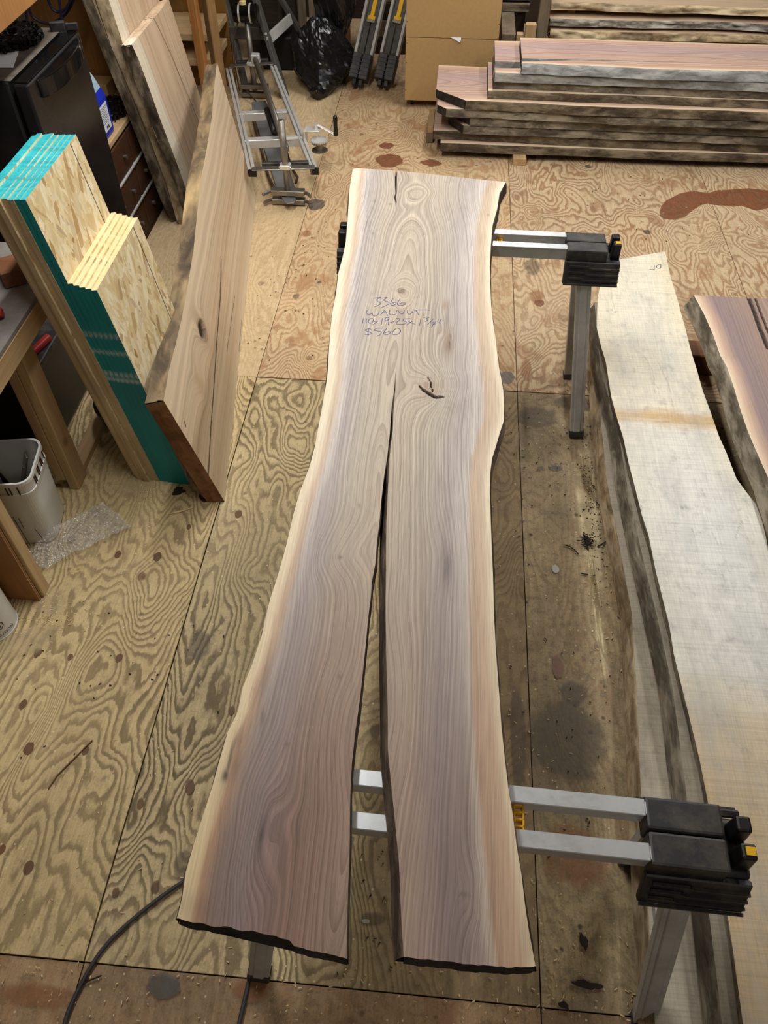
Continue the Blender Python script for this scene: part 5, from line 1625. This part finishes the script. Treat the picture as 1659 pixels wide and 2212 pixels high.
tag(MB().box((-1.62, 2.42, 0.405), (0.03, 0.17, 0.026), 0, Matrix.Rotation(R(-15), 3, 'Z')).build('red_lever', M_RED, None, 0.008, seg=2), 'red plastic lever on the black tote under the bench', 'lever')
p, f = crumple((-1.36, 2.45, 0.15), (0.10, 0.16, 0.15), 21, 36, 26, 30, jitter=0.12)
p[:, 2] = np.maximum(p[:, 2], 0.003)
tag(MB().add(p.tolist(), f).build('dark_cloth_bag', M_BLACK, None), 'dark dusty cloth bag slumped behind the bench leg', 'bag')

# ------------------------------------------------------------------ bucket
BX, BY, BR = -1.535, 1.835, R(9)


def rsq(h, rad, z, n=8):
    pts = []
    for q in range(4):
        a0 = q * math.pi / 2
        cx, cy = [(1, 1), (-1, 1), (-1, -1), (1, -1)][q]
        for i in range(n + 1):
            a = a0 + (math.pi / 2) * i / n
            x_, y_ = cx * (h - rad) + rad * math.cos(a), cy * (h - rad) + rad * math.sin(a)
            pts.append((BX + x_ * math.cos(BR) - y_ * math.sin(BR), BY + x_ * math.sin(BR) + y_ * math.cos(BR), z))
    return pts


def loft(loops, cap0=True):
    b = MB()
    n = len(loops[0])
    vs = [p_ for l in loops for p_ in l]
    fs = []
    for k in range(len(loops) - 1):
        for i in range(n):
            j = (i + 1) % n
            fs.append((k * n + i, k * n + j, (k + 1) * n + j, (k + 1) * n + i))
    if cap0:
        fs.append(tuple(range(n))[::-1])
    return b.add(vs, fs)


buck = thing('bucket', 'square white plastic bucket with brown drips holding hand tools', 'bucket', (BX, BY, 0))
HB = 0.352
loft([rsq(0.094, 0.04, 0.0), rsq(0.098, 0.042, 0.01), rsq(0.113, 0.045, HB), rsq(0.1095, 0.043, HB), rsq(0.092, 0.038, 0.012), rsq(0.02, 0.01, 0.010)]).build('bucket_body', M_WHITE, buck, smooth=False)
rim = loft([rsq(0.1125, 0.045, HB - 0.012), rsq(0.1165, 0.047, HB - 0.012), rsq(0.1165, 0.047, HB + 0.003), rsq(0.109, 0.043, HB + 0.003), rsq(0.109, 0.043, HB - 0.01)], False).build('rim', M_WHITE, buck)
band = loft([rsq(0.1105, 0.045, HB - 0.062), rsq(0.1145, 0.047, HB - 0.060), rsq(0.1145, 0.047, HB - 0.055), rsq(0.1115, 0.045, HB - 0.053)], False).build('rim_band', M_WHITE, buck)
for side in range(4):
    a_ = BR + side * math.pi / 2
    d_ = Vector((math.cos(a_), math.sin(a_), 0))
    e_ = Vector((-math.sin(a_), math.cos(a_), 0))
    for q in (-0.062, -0.05, -0.018, -0.006, 0.026, 0.038, 0.066):
        c0 = Vector((BX, BY, 0)) + d_ * 0.1135 + e_ * q
        MB().beam(c0 + Vector((0, 0, HB - 0.055)), c0 + Vector((0, 0, HB - 0.014)), 0.0035, 0.004, tuple(e_)).build('rib', M_DRIP, buck)
MB_n = np.array([math.sin(BR), -math.cos(BR), 0.04])
P_near = np.array([BX, BY, 0.0]) + np.array([math.sin(BR), -math.cos(BR), 0]) * 0.1075 + np.array([0, 0, 0.18])
for pts in ([(18, 1118), (22, 1128), (40, 1150), (60, 1185)], [(28, 1118), (45, 1145), (60, 1170), (72, 1188)], [(40, 1120), (52, 1142)], [(75, 1143), (88, 1158), (96, 1172)]):
    q = [plane_hit(px_, py_, P_near, MB_n) for px_, py_ in pts]
    MB().tube([tuple(z_) for z_ in q], 0.0013, 6).build('drip', M_DRIP, buck)
# tools in the bucket
GB = 'hand tools in the white bucket'
def stick(name, label, cat, p0, p1, r_, mat, head=None):
    t = thing(name, label, cat, p0, 0, GB)
    MB().cyl(p0, p1, r_, r_ * 0.9, 10).build('handle', mat, t, 0.002)
    if head:
        hb = MB()
        head(hb, Vector(p1), (Vector(p1) - Vector(p0)).normalized())
        hb.build('head', M_STEEL, t, 0.002)
    return t


stick('pry_bar', 'shiny flat pry bar leaning out of the white bucket', 'pry bar', (BX - 0.05, BY - 0.04, 0.03), (BX + 0.045, BY + 0.035, 0.30), 0.010, M_STEEL, lambda b_, e_, d_: b_.beam(e_, e_ + d_ * 0.05 + Vector((0, 0, 0.0)), 0.03, 0.008))
stick('screwdriver', 'black handled screwdriver in the white bucket', 'screwdriver', (BX - 0.02, BY + 0.03, 0.03), (BX - 0.075, BY + 0.02, 0.30), 0.013, M_BLACK_CLEAN)
stick('cutter_knife', 'orange and black cutter knife in the white bucket', 'knife', (BX + 0.02, BY - 0.05, 0.03), (BX + 0.055, BY - 0.03, 0.25), 0.012, M_RED)
stick('pliers', 'dark pliers with grey jaws in the white bucket', 'pliers', (BX - 0.03, BY - 0.06, 0.03), (BX - 0.02, BY - 0.05, 0.27), 0.016, M_BLACK, lambda b_, e_, d_: b_.beam(e_, e_ + d_ * 0.05, 0.022, 0.012))
tag(MB().tube(smooth_path([(BX - 0.06, BY - 0.07, 0.24), (BX - 0.03, BY - 0.08, 0.262), (BX, BY - 0.07, 0.25), (BX - 0.005, BY - 0.05, 0.235)], 2), 0.008, 8).build('yellow_hook', M_YELLOW), 'small yellow hook among tools in the bucket', 'hook', GB)

# ------------------------------------------------------------------ bubble wrap
q4 = [np.array([-1.53, 1.64]), np.array([-1.405, 1.622]), np.array([-1.155, 1.842]), np.array([-1.30, 1.96])]
nu_, nv_ = 230, 150
U_, V_ = np.meshgrid(np.linspace(0, 1, nu_), np.linspace(0, 1, nv_))
Pm = ((1 - U_) * (1 - V_))[..., None] * q4[0] + ((1 - U_) * V_)[..., None] * q4[1] + (U_ * V_)[..., None] * q4[2] + (U_ * (1 - V_))[..., None] * q4[3]
Zb = 0.012 + 0.030 * np.abs(fnoise(U_ * 4.5, V_ * 3.5, 3, 3)) + 0.05 * np.exp(-((V_ - 0.15) / 0.25) ** 2) * np.exp(-((U_ - 0.45) / 0.3) ** 2) + 0.10 * np.clip(0.22 - U_, 0, 1) * np.clip(0.7 - V_, 0, 1)
cell = 0.0105
bx_, by_ = Pm[..., 0] / cell, Pm[..., 1] / cell
bx_ = bx_ + 0.5 * (np.floor(by_) % 2)
bub = np.clip(1 - (((bx_ % 1) - 0.5) ** 2 + ((by_ % 1) - 0.5) ** 2) / 0.20, 0, 1)
Zb = np.maximum(Zb + 0.0035 * bub, 0.004)
Pm[..., 0] += 0.012 * fnoise(U_ * 5, V_ * 5, 8)
Pm[..., 1] += 0.012 * fnoise(U_ * 5, V_ * 5, 9)
vs = np.stack([Pm[..., 0], Pm[..., 1], Zb], -1).reshape(-1, 3).tolist()
fs = [(j * nu_ + i, j * nu_ + i + 1, (j + 1) * nu_ + i + 1, (j + 1) * nu_ + i) for j in range(nv_ - 1) for i in range(nu_ - 1)]
tag(MB().add(vs, fs).build('bubble_wrap', M_BUBBLE, None, smooth=True), 'crumpled clear bubble wrap on the floor beside the white bucket', 'bubble wrap')

# ------------------------------------------------------------------ paint can
KX, KY, KR, KH = -1.513, 1.372, 0.083, 0.19
can = thing('paint_can', 'white round paint can with printed warning label at the left edge', 'can', (KX, KY, 0))
MB().lathe([(0, 0.002), (KR - 0.003, 0.002), (KR, 0.0), (KR, 0.006), (KR - 0.002, 0.008), (KR - 0.002, KH - 0.008), (KR, KH - 0.006), (KR, KH), (KR - 0.008, KH), (KR - 0.012, KH - 0.006), (0, KH - 0.006)], 48, (KX, KY, 0)).build('can_body', M_WHITE, can)


def cyl_text(txt, size, ang, z, name, tilt=0.0):
    cu = bpy.data.curves.new(name, 'FONT')
    cu.body = txt
    cu.size = size
    cu.resolution_u = 3
    ob = bpy.data.objects.new(name, cu)
    COL.objects.link(ob)
    dg = bpy.context.evaluated_depsgraph_get()
    me = bpy.data.meshes.new_from_object(ob.evaluated_get(dg))
    COL.objects.unlink(ob)
    bpy.data.objects.remove(ob)
    b = MB()
    rr = KR - 0.0012
    vs_ = []
    for v_ in me.vertices:
        x_ = v_.co.x * math.cos(tilt) - v_.co.y * math.sin(tilt)
        y_ = v_.co.x * math.sin(tilt) + v_.co.y * math.cos(tilt)
        a_ = ang + x_ / rr
        vs_.append((KX + rr * math.cos(a_), KY + rr * math.sin(a_), z + y_))
    b.add(vs_, [tuple(p_.vertices) for p_ in me.polygons])
    return b.build(name, M_BLACK_CLEAN, can)


cyl_text('no', 0.042, R(-58), 0.125, 'label_lettering')
cyl_text('& Home', 0.012, R(-62), 0.108, 'label_lettering')
cyl_text('CAUTION', 0.018, R(-62), 0.022, 'label_lettering')
b = MB()
rr = KR - 0.001
for (ra, rb, n_) in ((0.020, 0.0165, 8), (0.009, 0.0, 10)):
    for i in range(n_):
        q = []
        for (r_, j_) in ((ra, i), (ra, i + 1), (rb, i + 1), (rb, i)):
            t_ = 2 * math.pi * (j_ + 0.5) / n_
            a_ = R(-38) + r_ * math.cos(t_) / rr
            q.append((KX + rr * math.cos(a_), KY + rr * math.sin(a_), 0.072 + r_ * math.sin(t_)))
        b.add(q, [(0, 1, 2, 3)])
b.build('hazard_symbol', M_BLACK_CLEAN, can)

# ================================================================== FRIDGE, DRAWERS AND WHAT STANDS THERE
fr = thing('fridge', 'black mini fridge with dusty top behind the strand board', 'fridge', (-1.88, 3.275, 0))
MB().bx(-2.16, -1.672, 2.985, 3.562, 0.0, 1.198).build('body', M_FRIDGE, fr, 0.012, seg=3)
MB().bx(-2.15, -1.665, 2.995, 3.552, 1.1985, 1.2015).build('top_panel', M_FRIDGE_TOP, fr, 0.001)
dr = MB().bx(-1.660, -1.598, 2.985, 3.562, 0.03, 1.19).build('door', M_FRIDGE, fr, 0.012, seg=3)
yc, hw_ = 3.285, 0.225
arc = [(-1.600, yc - hw_)] + [(-1.600 + 0.055 * math.sqrt(max(0, 1 - (t_ / 1.0) ** 2)), yc + hw_ * t_) for t_ in np.linspace(-0.98, 0.98, 21)] + [(-1.600, yc + hw_)]
MB().prism(arc, 1.115, 1.182).build('handle', M_GLOSSBLACK, dr, 0.004, seg=2)
MB().bx(-1.654, -1.603, 3.0, 3.55, 1.190, 1.196).build('door_trim', M_GLOSSBLACK, dr, 0.002)


def chain_heap(name, label, c, rx, ry, turns, n, seed, zb):
    rr = np.random.default_rng(seed)
    b = MB()
    for k in range(n):
        t_ = k / n
        a_ = t_ * turns * 2 * math.pi
        lay = (k * 7) % 3
        rad_ = (0.25 + 0.75 * ((t_ * turns * 0.37) % 1.0))
        x_, y_ = c[0] + rx * rad_ * math.cos(a_), c[1] + ry * rad_ * math.sin(a_)
        z_ = zb + 0.008 + 0.013 * lay
        Mr = Matrix.Rotation(a_ + math.pi / 2 + rr.normal() * 0.5, 3, 'Z') @ Matrix.Rotation(rr.normal() * 0.5, 3, 'X')
        b.box((x_, y_, z_), (0.020, 0.007, 0.012), 0, Mr)
        if k % 3 == 0:
            b.box((x_, y_, z_ + 0.008), (0.008, 0.006, 0.010), 0, Mr)
    return tag(b.build(name, M_CHAIN, None), label, 'chain', None, 'stuff')


cc = at(40, 92, 1.2)
chain_heap('saw_chain_heap', 'heap of black saw chain coiled on top of the fridge', (cc[0] - 0.02, cc[1]), 0.115, 0.135, 17, 620, 3, 1.2015)
pp = pxs([(-30, 112), (41, 108), (28, 146), (-40, 146)], 1.204)
MB_p = MB().add([tuple(q) for q in pp] + [(q[0], q[1], q[2] - 0.001) for q in pp], [(0, 1, 2, 3), (7, 6, 5, 4), (0, 4, 5, 1), (1, 5, 6, 2), (2, 6, 7, 3), (3, 7, 4, 0)])
tag(MB_p.build('paper_sheet', M_PAPER), 'white paper sheet on the dusty fridge top', 'paper')
k0, k1 = at(108, 60, 1.215), at(168, 56, 1.215)
sc_ = thing('bar_scabbard', 'flat black plastic tool lying on the fridge corner', 'tool', ((k0[0] + k1[0]) / 2, k0[1], 1.2015))
mid_ = Vector(lerp(k0, k1, 0.55))
MB().beam(Vector(k0), mid_, 0.022, 0.045, (0, 0, 1)).build('tool_body', M_BLACK, sc_, 0.004)
MB().beam(mid_, Vector(k1), 0.014, 0.028, (0, 0, 1)).build('tool_tip', M_BLACK, sc_, 0.003)

dc = thing('drawer_cabinet', 'brown drawer cabinet in the gap between fridge and bark slabs', 'cabinet', (-1.9, 4.0, 0))
MB().bx(-2.25, -1.702, 3.585, 4.42, 0.0, 0.60).build('body', M_SHADE_DRAWER, dc, 0.003)
MB().bx(-2.25, -1.687, 3.575, 4.43, 0.60, 0.625).build('cabinet_top', M_PINE_Y, dc, 0.002)
for k, (z0, z1) in enumerate([(0.42, 0.585), (0.235, 0.405), (0.05, 0.22)]):
    for (y0, y1) in ((3.60, 3.99), (4.005, 4.405)):
        d_ = MB().bx(-1.702, -1.686, y0, y1, z0, z1).build('drawer', M_SHADE_DRAWER, dc, 0.003)
        yc_ = (y0 + y1) / 2
        for q in (-0.09, 0.09):
            MB().cyl((-1.686, yc_ + q, (z0 + z1) / 2), (-1.668, yc_ + q, (z0 + z1) / 2), 0.008, 0.011, 10).build('knob', M_STEEL, d_)
for z_ in (0.412, 0.228):
    MB().bx(-1.700, -1.679, 3.60, 4.40, z_ - 0.004, z_ + 0.004).build('drawer_rail', M_LEG, dc)
# jug
JX, JY = -1.765, 3.83
jug = thing('jug', 'blue plastic jug with white label standing behind the fridge', 'jug', (JX, JY, 0.625))


def rbox(cx, cy, hx_, hy_, rad, z, n=5):
    pts = []
    for q in range(4):
        sx_, sy_ = [(1, 1), (-1, 1), (-1, -1), (1, -1)][q]
        for i in range(n + 1):
            a_ = q * math.pi / 2 + (math.pi / 2) * i / n
            pts.append((cx + sx_ * (hx_ - rad) + rad * math.cos(a_), cy + sy_ * (hy_ - rad) + rad * math.sin(a_), z))
    return pts


jb = loft([rbox(JX, JY, 0.055, 0.08, 0.02, 0.626), rbox(JX, JY, 0.06, 0.085, 0.02, 0.64), rbox(JX, JY, 0.06, 0.085, 0.02, 0.80), rbox(JX, JY, 0.05, 0.07, 0.02, 0.84)])
jb.build('jug_body', M_BLUE, jug)
jt = loft([rbox(JX, JY, 0.05, 0.07, 0.02, 0.84), rbox(JX, JY + 0.01, 0.035, 0.05, 0.02, 0.89), rbox(JX, JY + 0.02, 0.022, 0.022, 0.02, 0.93)])
jt.add(rbox(JX, JY + 0.02, 0.022, 0.022, 0.02, 0.93), [tuple(range(24))])
jt.build('jug_shoulder', M_CLEARBLUE, jug)
MB().cyl((JX, JY + 0.02, 0.93), (JX, JY + 0.02, 0.96), 0.025, n=16).build('cap', M_BLACK_CLEAN, jug)
lbl = MB().bx(JX + 0.0602, JX + 0.0612, JY - 0.05, JY + 0.05, 0.66, 0.78).build('label_sticker', M_PAPER, jug)
tx = MB()
for k in range(9):
    tx.bx(JX + 0.0613, JX + 0.0616, JY - 0.042, JY + 0.042 - 0.03 * ((k * 37) % 5) / 5, 0.765 - k * 0.0085, 0.768 - k * 0.0085)
tx.build('label_print', plain('grey print', srgb(120, 124, 130), 0.7), lbl)
hz = MB()
for q in (-0.012, 0.008):
    hz.bx(JX + 0.0613, JX + 0.0616, JY + q, JY + q + 0.012, 0.667, 0.683)
hz.build('label_symbol', M_BLACK_CLEAN, lbl)
chain_heap('saw_chain_heap', 'black saw chain heap on the drawer cabinet behind the jug', (-1.80, 4.10), 0.10, 0.14, 15, 520, 8, 0.625)
tag(MB().bx(-2.24, -1.76, 4.405, 4.425, 0.625, 1.7).build('back_panel', M_YELPLY), 'orange brown panel standing behind the drawer cabinet', 'panel')
tag(MB().bx(-2.0, -1.85, 4.27, 4.39, 0.626, 0.70).build('cardboard_box', M_MDF, None, 0.003), 'small brown box on the drawer cabinet beside the bark slabs', 'box')
# wall cupboard top left, grey panel and hanging cables
wc = thing('wall_cupboard', 'plain orange plywood cupboard fixed to the wall at the upper left corner', 'cupboard', (-2.4, 2.9, 1.385))
MB().bx(-3.258, -1.60, 2.2, 3.42, 1.385, 2.0).build('carcass', M_BROWNPLY, wc, 0.003)
tag(MB().bx(-2.72, -2.69, 3.7, 4.9, 0.0, 1.7).build('grey_panel', M_LEG), 'grey sheet metal panel behind the hanging cables', 'panel')
tag(MB().bx(-2.66, -2.60, 4.45, 4.62, 0.9, 1.5).build('white_carton', M_PAPER, None, 0.003), 'white carton standing behind the hanging cables', 'carton')
tag(MB().bx(-2.68, -2.58, 4.42, 4.66, 0.0, 0.9).build('carton_stand', M_DARKWOOD, None, 0.003), 'dark crate under the white carton', 'crate')
for k, pts in enumerate([[(58, -30), (62, 30), (85, 48), (110, 52), (140, 35), (160, 0), (165, -30)], [(98, -20), (110, 20), (130, 30), (150, 10), (155, -25)], [(124, -30), (132, 35), (136, 50)], [(55, -20), (57, 40), (60, 48)]]):
    q = [tuple(atY(x_, y_, 4.05 - 0.03 * k)) for x_, y_ in pts]
    q = [(q[0][0], q[0][1], 1.75)] + q + ([(q[-1][0], q[-1][1], 1.75)] if k < 2 else [(q[-1][0], q[-1][1], q[-1][2] - 0.15)])
    tag(MB().tube([tuple(z_) for z_ in smooth_path(q, 3)], 0.0065, 8).build('hanging_cable', plain('dark blue cable', srgb(28, 30, 52), 0.5), None, smooth=True), ['wide loop of dark cable hanging behind the fridge', 'small loop of dark cable hanging behind the fridge',
        'straight cable hanging right of the loops behind the fridge', 'straight cable hanging left of the loops behind the fridge'][k], 'cable', 'cables behind the fridge')
hk = MB().bx(-3.0, -1.85, 4.0, 4.06, 1.74, 1.78).build('cable_rail', M_DARKWOOD)
tag(hk, 'dark wall rail carrying the cables behind the fridge', 'rail')

# ================================================================== FLOOR: CORD, CHIPS, STAINS, DUST
cp = [at(x_, y_) for x_, y_ in [(128, 2300), (140, 2212), (155, 2170), (190, 2100), (230, 2040), (300, 1975), (401, 1900)]]
cp = [np.array([q[0], q[1], 0.0065]) for q in cp] + [np.array([-0.50, 0.66, 0.0065]), np.array([-0.40, 0.62, 0.0065]), np.array([-0.385, 0.50, 0.0065]), np.array([-0.385, 0.40, 0.0065]), np.array([-0.392, 0.31, 0.0065]), np.array([-0.40, 0.18, 0.0065])]
tag(MB().tube([tuple(z_) for z_ in smooth_path(cp, 3)], 0.0058, 10).build('power_cord', M_CORD, None, smooth=True), 'dark grey power cord curving across the plywood floor', 'cord')


def blob(px_, py_, rx_, ry_, seed, n=40, z=0.0012, jag=0.22, rot=0.0):
    c_ = at(px_, py_)
    a_ = np.linspace(0, 2 * np.pi, n, endpoint=False)
    rr = 1 + jag * fnoise(np.cos(a_) * 1.6, np.sin(a_) * 1.6, seed, 3) + 0.06 * fnoise(np.cos(a_) * 7, np.sin(a_) * 7, seed + 2, 2)
    x_, y_ = rx_ * rr * np.cos(a_), ry_ * rr * np.sin(a_)
    X_ = c_[0] + x_ * math.cos(rot) - y_ * math.sin(rot)
    Y_ = c_[1] + x_ * math.sin(rot) + y_ * math.cos(rot)
    b_ = MB()
    vs_ = [(c_[0], c_[1], z)]
    for s_ in (0.55, 1.15):
        vs_ += [(c_[0] + (p_ - c_[0]) * s_, c_[1] + (q_ - c_[1]) * s_, z) for p_, q_ in zip(X_, Y_)]
    fs_ = [(0, 1 + i_, 1 + (i_ + 1) % n) for i_ in range(n)] + [(1 + i_, 1 + n + i_, 1 + n + (i_ + 1) % n, 1 + (i_ + 1) % n) for i_ in range(n)]
    b_.fade = [1.0] * (n + 1) + [0.0] * n
    return b_.add(vs_, fs_)


red = [(215, 480), (240, 400), (300, 330), (380, 290), (470, 240), (600, 210), (700, 205), (850, 230), (1000, 190), (1160, 185), (1400, 165), (1659, 195), (1800, 230), (1800, 400), (1659, 430), (1500, 460), (1400, 430), (1300, 395), (1200, 410),
       (900, 380), (860, 365), (760, 390), (640, 470), (560, 540), (420, 585), (280, 575), (220, 530)]
q = [at(1390 + x_ * 0.1621, 380 + y_ * 0.1621) for x_, y_ in red]
MB().add([(p_[0], p_[1], 0.0012) for p_ in q], [tuple(range(len(q)))]).build('stain', M_STAIN_R, floor)
fade_attr(floor.children[-1], [1.0] * len(q))
for k, (px_, py_, rx_, ry_, m) in enumerate([
        (842, 347, 0.10, 0.10, M_STAIN_R), (932, 352, 0.07, 0.05, M_STAIN_R), (835, 315, 0.05, 0.05, M_STAIN_R), (684, 442, 0.055, 0.07, M_STAIN_G), (1397, 501, 0.024, 0.025, M_STAIN_G), (662, 505, 0.03, 0.04, M_STAIN_O),
        (1160, 640, 0.045, 0.07, M_STAIN_O), (1165, 655, 0.03, 0.03, M_STAIN_R), (1150, 575, 0.05, 0.09, M_PATCH_W), (1138, 800, 0.03, 0.10, M_STAIN_O), (1095, 815, 0.035, 0.05, M_STAIN_G), (1200, 1010, 0.032, 0.018, M_STAIN_G),
        (1168, 1012, 0.016, 0.018, M_PATCH_W), (1225, 1600, 0.145, 0.14, M_PATCH_W), (1240, 1497, 0.05, 0.05, M_PATCH_W), (1205, 1440, 0.02, 0.05, M_STAIN_R), (690, 610, 0.012, 0.012, M_STAIN_G), (1200, 1230, 0.014, 0.02, M_STAIN_L),
        (430, 1395, 0.05, 0.07, M_PATCH_W), (395, 1870, 0.03, 0.05, M_PATCH_W), (350, 2130, 0.05, 0.03, M_STAIN_G), (540, 2140, 0.06, 0.03, M_STAIN_O), (80, 2150, 0.12, 0.03, M_STAIN_O), (1250, 1850, 0.12, 0.1, M_STAIN_O), (1120, 1590, 0.03, 0.2, M_PATCH_W),
        (1160, 900, 0.1, 0.08, M_PATCH_W), (1240, 870, 0.1, 0.06, M_PATCH_W), (810, 1580, 0.02, 0.03, M_PATCH_W), (806, 1985, 0.04, 0.02, M_PATCH_W), (790, 1990, 0.012, 0.006, M_STAIN_L), (1000, 360, 0.05, 0.02, M_STAIN_O),
        (1270, 360, 0.02, 0.02, M_STAIN_G), (640, 640, 0.02, 0.03, M_PATCH_W), (590, 1070, 0.0, 0.0, None)]):
    if m:
        bb_ = blob(px_, py_, rx_, ry_, 60 + k, z=0.0012 + 0.00002 * k)
        fade_attr(bb_.build('stain', m, floor), bb_.fade)
M_KNOT = stain_mat('brown plywood knot', srgb(112, 80, 52), 0.92, 0.6)
for k, (px_, py_) in enumerate([(152, 1420), (258, 1421), (62, 1617), (185, 1622), (62, 1875), (250, 1928), (335, 1917), (410, 1700), (303, 1735), (515, 1110), (408, 1138), (255, 1198), (340, 1203), (500, 1535), (82, 1410), (5, 1835), (50, 1522)]):
    sz = 0.010 + 0.006 * ((k * 7) % 5) / 4
    bb_ = blob(px_, py_, sz, sz * 1.5, 300 + k, n=20, z=0.0012, jag=0.15)
    fade_attr(bb_.build('knot', M_KNOT, floor), bb_.fade)
# sawdust drifts
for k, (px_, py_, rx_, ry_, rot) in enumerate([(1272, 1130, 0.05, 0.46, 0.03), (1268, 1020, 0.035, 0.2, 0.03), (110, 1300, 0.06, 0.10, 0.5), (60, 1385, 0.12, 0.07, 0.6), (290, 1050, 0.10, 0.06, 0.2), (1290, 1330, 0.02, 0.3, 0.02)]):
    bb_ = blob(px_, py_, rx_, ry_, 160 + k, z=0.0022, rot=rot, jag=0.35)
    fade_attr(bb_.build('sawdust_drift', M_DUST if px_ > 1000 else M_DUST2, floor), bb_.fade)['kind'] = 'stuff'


def chip(label, px_, py_, L, W, Hh, rz, mat, seed, name='bark_chip', cat='bark chip', group='bark chips on the floor'):
    c_ = at(px_, py_)
    rr = np.random.default_rng(seed)
    n = 14
    t_ = np.linspace(0, 2 * np.pi, n, endpoint=False)
    r_ = 1 + 0.25 * rr.normal(size=n)
    pts = [(c_[0] + (L / 2 * math.cos(a_) * k_) * math.cos(rz) - (W / 2 * math.sin(a_) * k_) * math.sin(rz), c_[1] + (L / 2 * math.cos(a_) * k_) * math.sin(rz) + (W / 2 * math.sin(a_) * k_) * math.cos(rz)) for a_, k_ in zip(t_, np.clip(r_, 0.6, 1.5))]
    return tag(MB().prism(pts, 0.0015, Hh).build(name, mat), label, cat, group)


chip('long dark bark strip on the floor below the near slab end', 1268, 2128, 0.075, 0.017, 0.008, -0.08, M_BARKCHIP, 1)
chip('small dark bark sliver above the long strip near the sawhorse', 1262, 2035, 0.02, 0.035, 0.007, 0.2, M_BARKCHIP, 2)
chip('black bark lump in the shadow below the strand board', 386, 1062, 0.04, 0.04, 0.012, 0.0, M_BARKCHIP, 3)
chip('brown bark bit beside the elm slab corner', 437, 1078, 0.05, 0.012, 0.008, -0.8, M_BARKCHIP, 4)
chip('green grey bark flake near the bottom edge', 1219, 2173, 0.03, 0.014, 0.005, -0.5, M_BARKCHIP, 5)
chip('pale wood splinter on the floor below the strand board', 392, 1105, 0.075, 0.008, 0.004, 0.45, M_CHIP, 6, 'wood_splinter', 'splinter', 'splinters on the floor')
# the furry dark twig clump by the maple stack
tw = MB()
c_ = at(1265, 1172)
rr = np.random.default_rng(4)
for k in range(70):
    a_ = rr.uniform(0, 6.28)
    o_ = rr.normal(size=2) * [0.008, 0.018]
    l_ = rr.uniform(0.008, 0.022)
    p0 = Vector((c_[0] + o_[0], c_[1] + o_[1], 0.006 + abs(rr.normal()) * 0.006))
    tw.beam(p0, p0 + Vector((math.cos(a_) * l_, math.sin(a_) * l_, rr.uniform(-0.003, 0.008))), 0.0022, 0.0022)
tag(tw.build('bark_fibre_tuft', M_BARKCHIP), 'dark fuzzy tuft of bark fibre on the floor left of the maple stack', 'bark tuft', None, 'stuff')
for k, (pts, lab) in enumerate([([(1218, 1178), (1232, 1182), (1242, 1190), (1249, 1198)], 'thin black twig left of the fuzzy bark tuft'), ([(1290, 1182), (1302, 1175), (1310, 1170)], 'thin black twig right of the fuzzy bark tuft'),
                               ([(1255, 1240), (1270, 1242)], 'short black twig below the fuzzy bark tuft'), ([(105, 1705), (125, 1675), (150, 1650), (200, 1600)], 'long thin brown splinter on the left plywood sheet'),
                               ([(178, 2128), (195, 2118), (220, 2108)], 'short dark splinter beside the power cord')]):
    q = [at(x_, y_) for x_, y_ in pts]
    tag(MB().tube([(p_[0], p_[1], 0.0035) for p_ in q], 0.0022, 5).build('twig', M_BARKCHIP if k != 3 else M_DARKBEAM), lab, 'twig', 'twigs and splinters')
# fine shavings and crumbs: nobody could count them
sv = MB()
rr = np.random.default_rng(12)
zones = [(90, 1330, 0.16, 0.10, 190), (330, 1060, 0.16, 0.08, 120), (1275, 1150, 0.045, 0.45, 170), (1200, 1000, 0.25, 0.3, 60), (1200, 2150, 0.25, 0.15, 150), (640, 640, 0.2, 0.5, 60), (1500, 520, 0.4, 0.5, 50), (1100, 1700, 0.2, 0.6, 80),
         (300, 1900, 0.3, 0.4, 40), (200, 2150, 0.4, 0.1, 70), (700, 2150, 0.3, 0.1, 60), (1470, 2190, 0.1, 0.05, 120)]
for (px_, py_, sx_, sy_, n_) in zones:
    c_ = at(px_, py_)
    for k in range(n_):
        x_, y_ = c_[0] + rr.normal() * sx_ * 0.6, c_[1] + rr.normal() * sy_ * 0.6
        l_, w_ = rr.uniform(0.002, 0.011), rr.uniform(0.001, 0.003)
        sv.box((x_, y_, 0.0016), (l_, w_, 0.0015), 0, Matrix.Rotation(rr.uniform(0, 3.14), 3, 'Z') @ Matrix.Rotation(rr.normal() * 0.15, 3, 'Y'))
tag(sv.build('wood_shavings', M_CHIP), 'scattered pale wood shavings and sawdust crumbs on the floor', 'shavings', None, 'stuff')
sv = MB()
for (px_, py_, sx_, sy_, n_) in [(1280, 1080, 0.035, 0.4, 160), (1180, 1000, 0.2, 0.4, 60), (1200, 1650, 0.25, 0.4, 60), (850, 1950, 0.2, 0.15, 30), (1400, 450, 0.5, 0.5, 50), (650, 600, 0.2, 0.6, 50), (250, 1500, 0.4, 0.4, 40)]:
    c_ = at(px_, py_)
    for k in range(n_):
        x_, y_ = c_[0] + rr.normal() * sx_ * 0.6, c_[1] + rr.normal() * sy_ * 0.6
        sv.box((x_, y_, 0.0026), (rr.uniform(0.002, 0.009), rr.uniform(0.002, 0.004), 0.002), 0, Matrix.Rotation(rr.uniform(0, 3.14), 3, 'Z'))
tag(sv.build('bark_crumbs', M_BARKCHIP), 'scattered dark bark crumbs on the floor', 'bark crumbs', None, 'stuff')
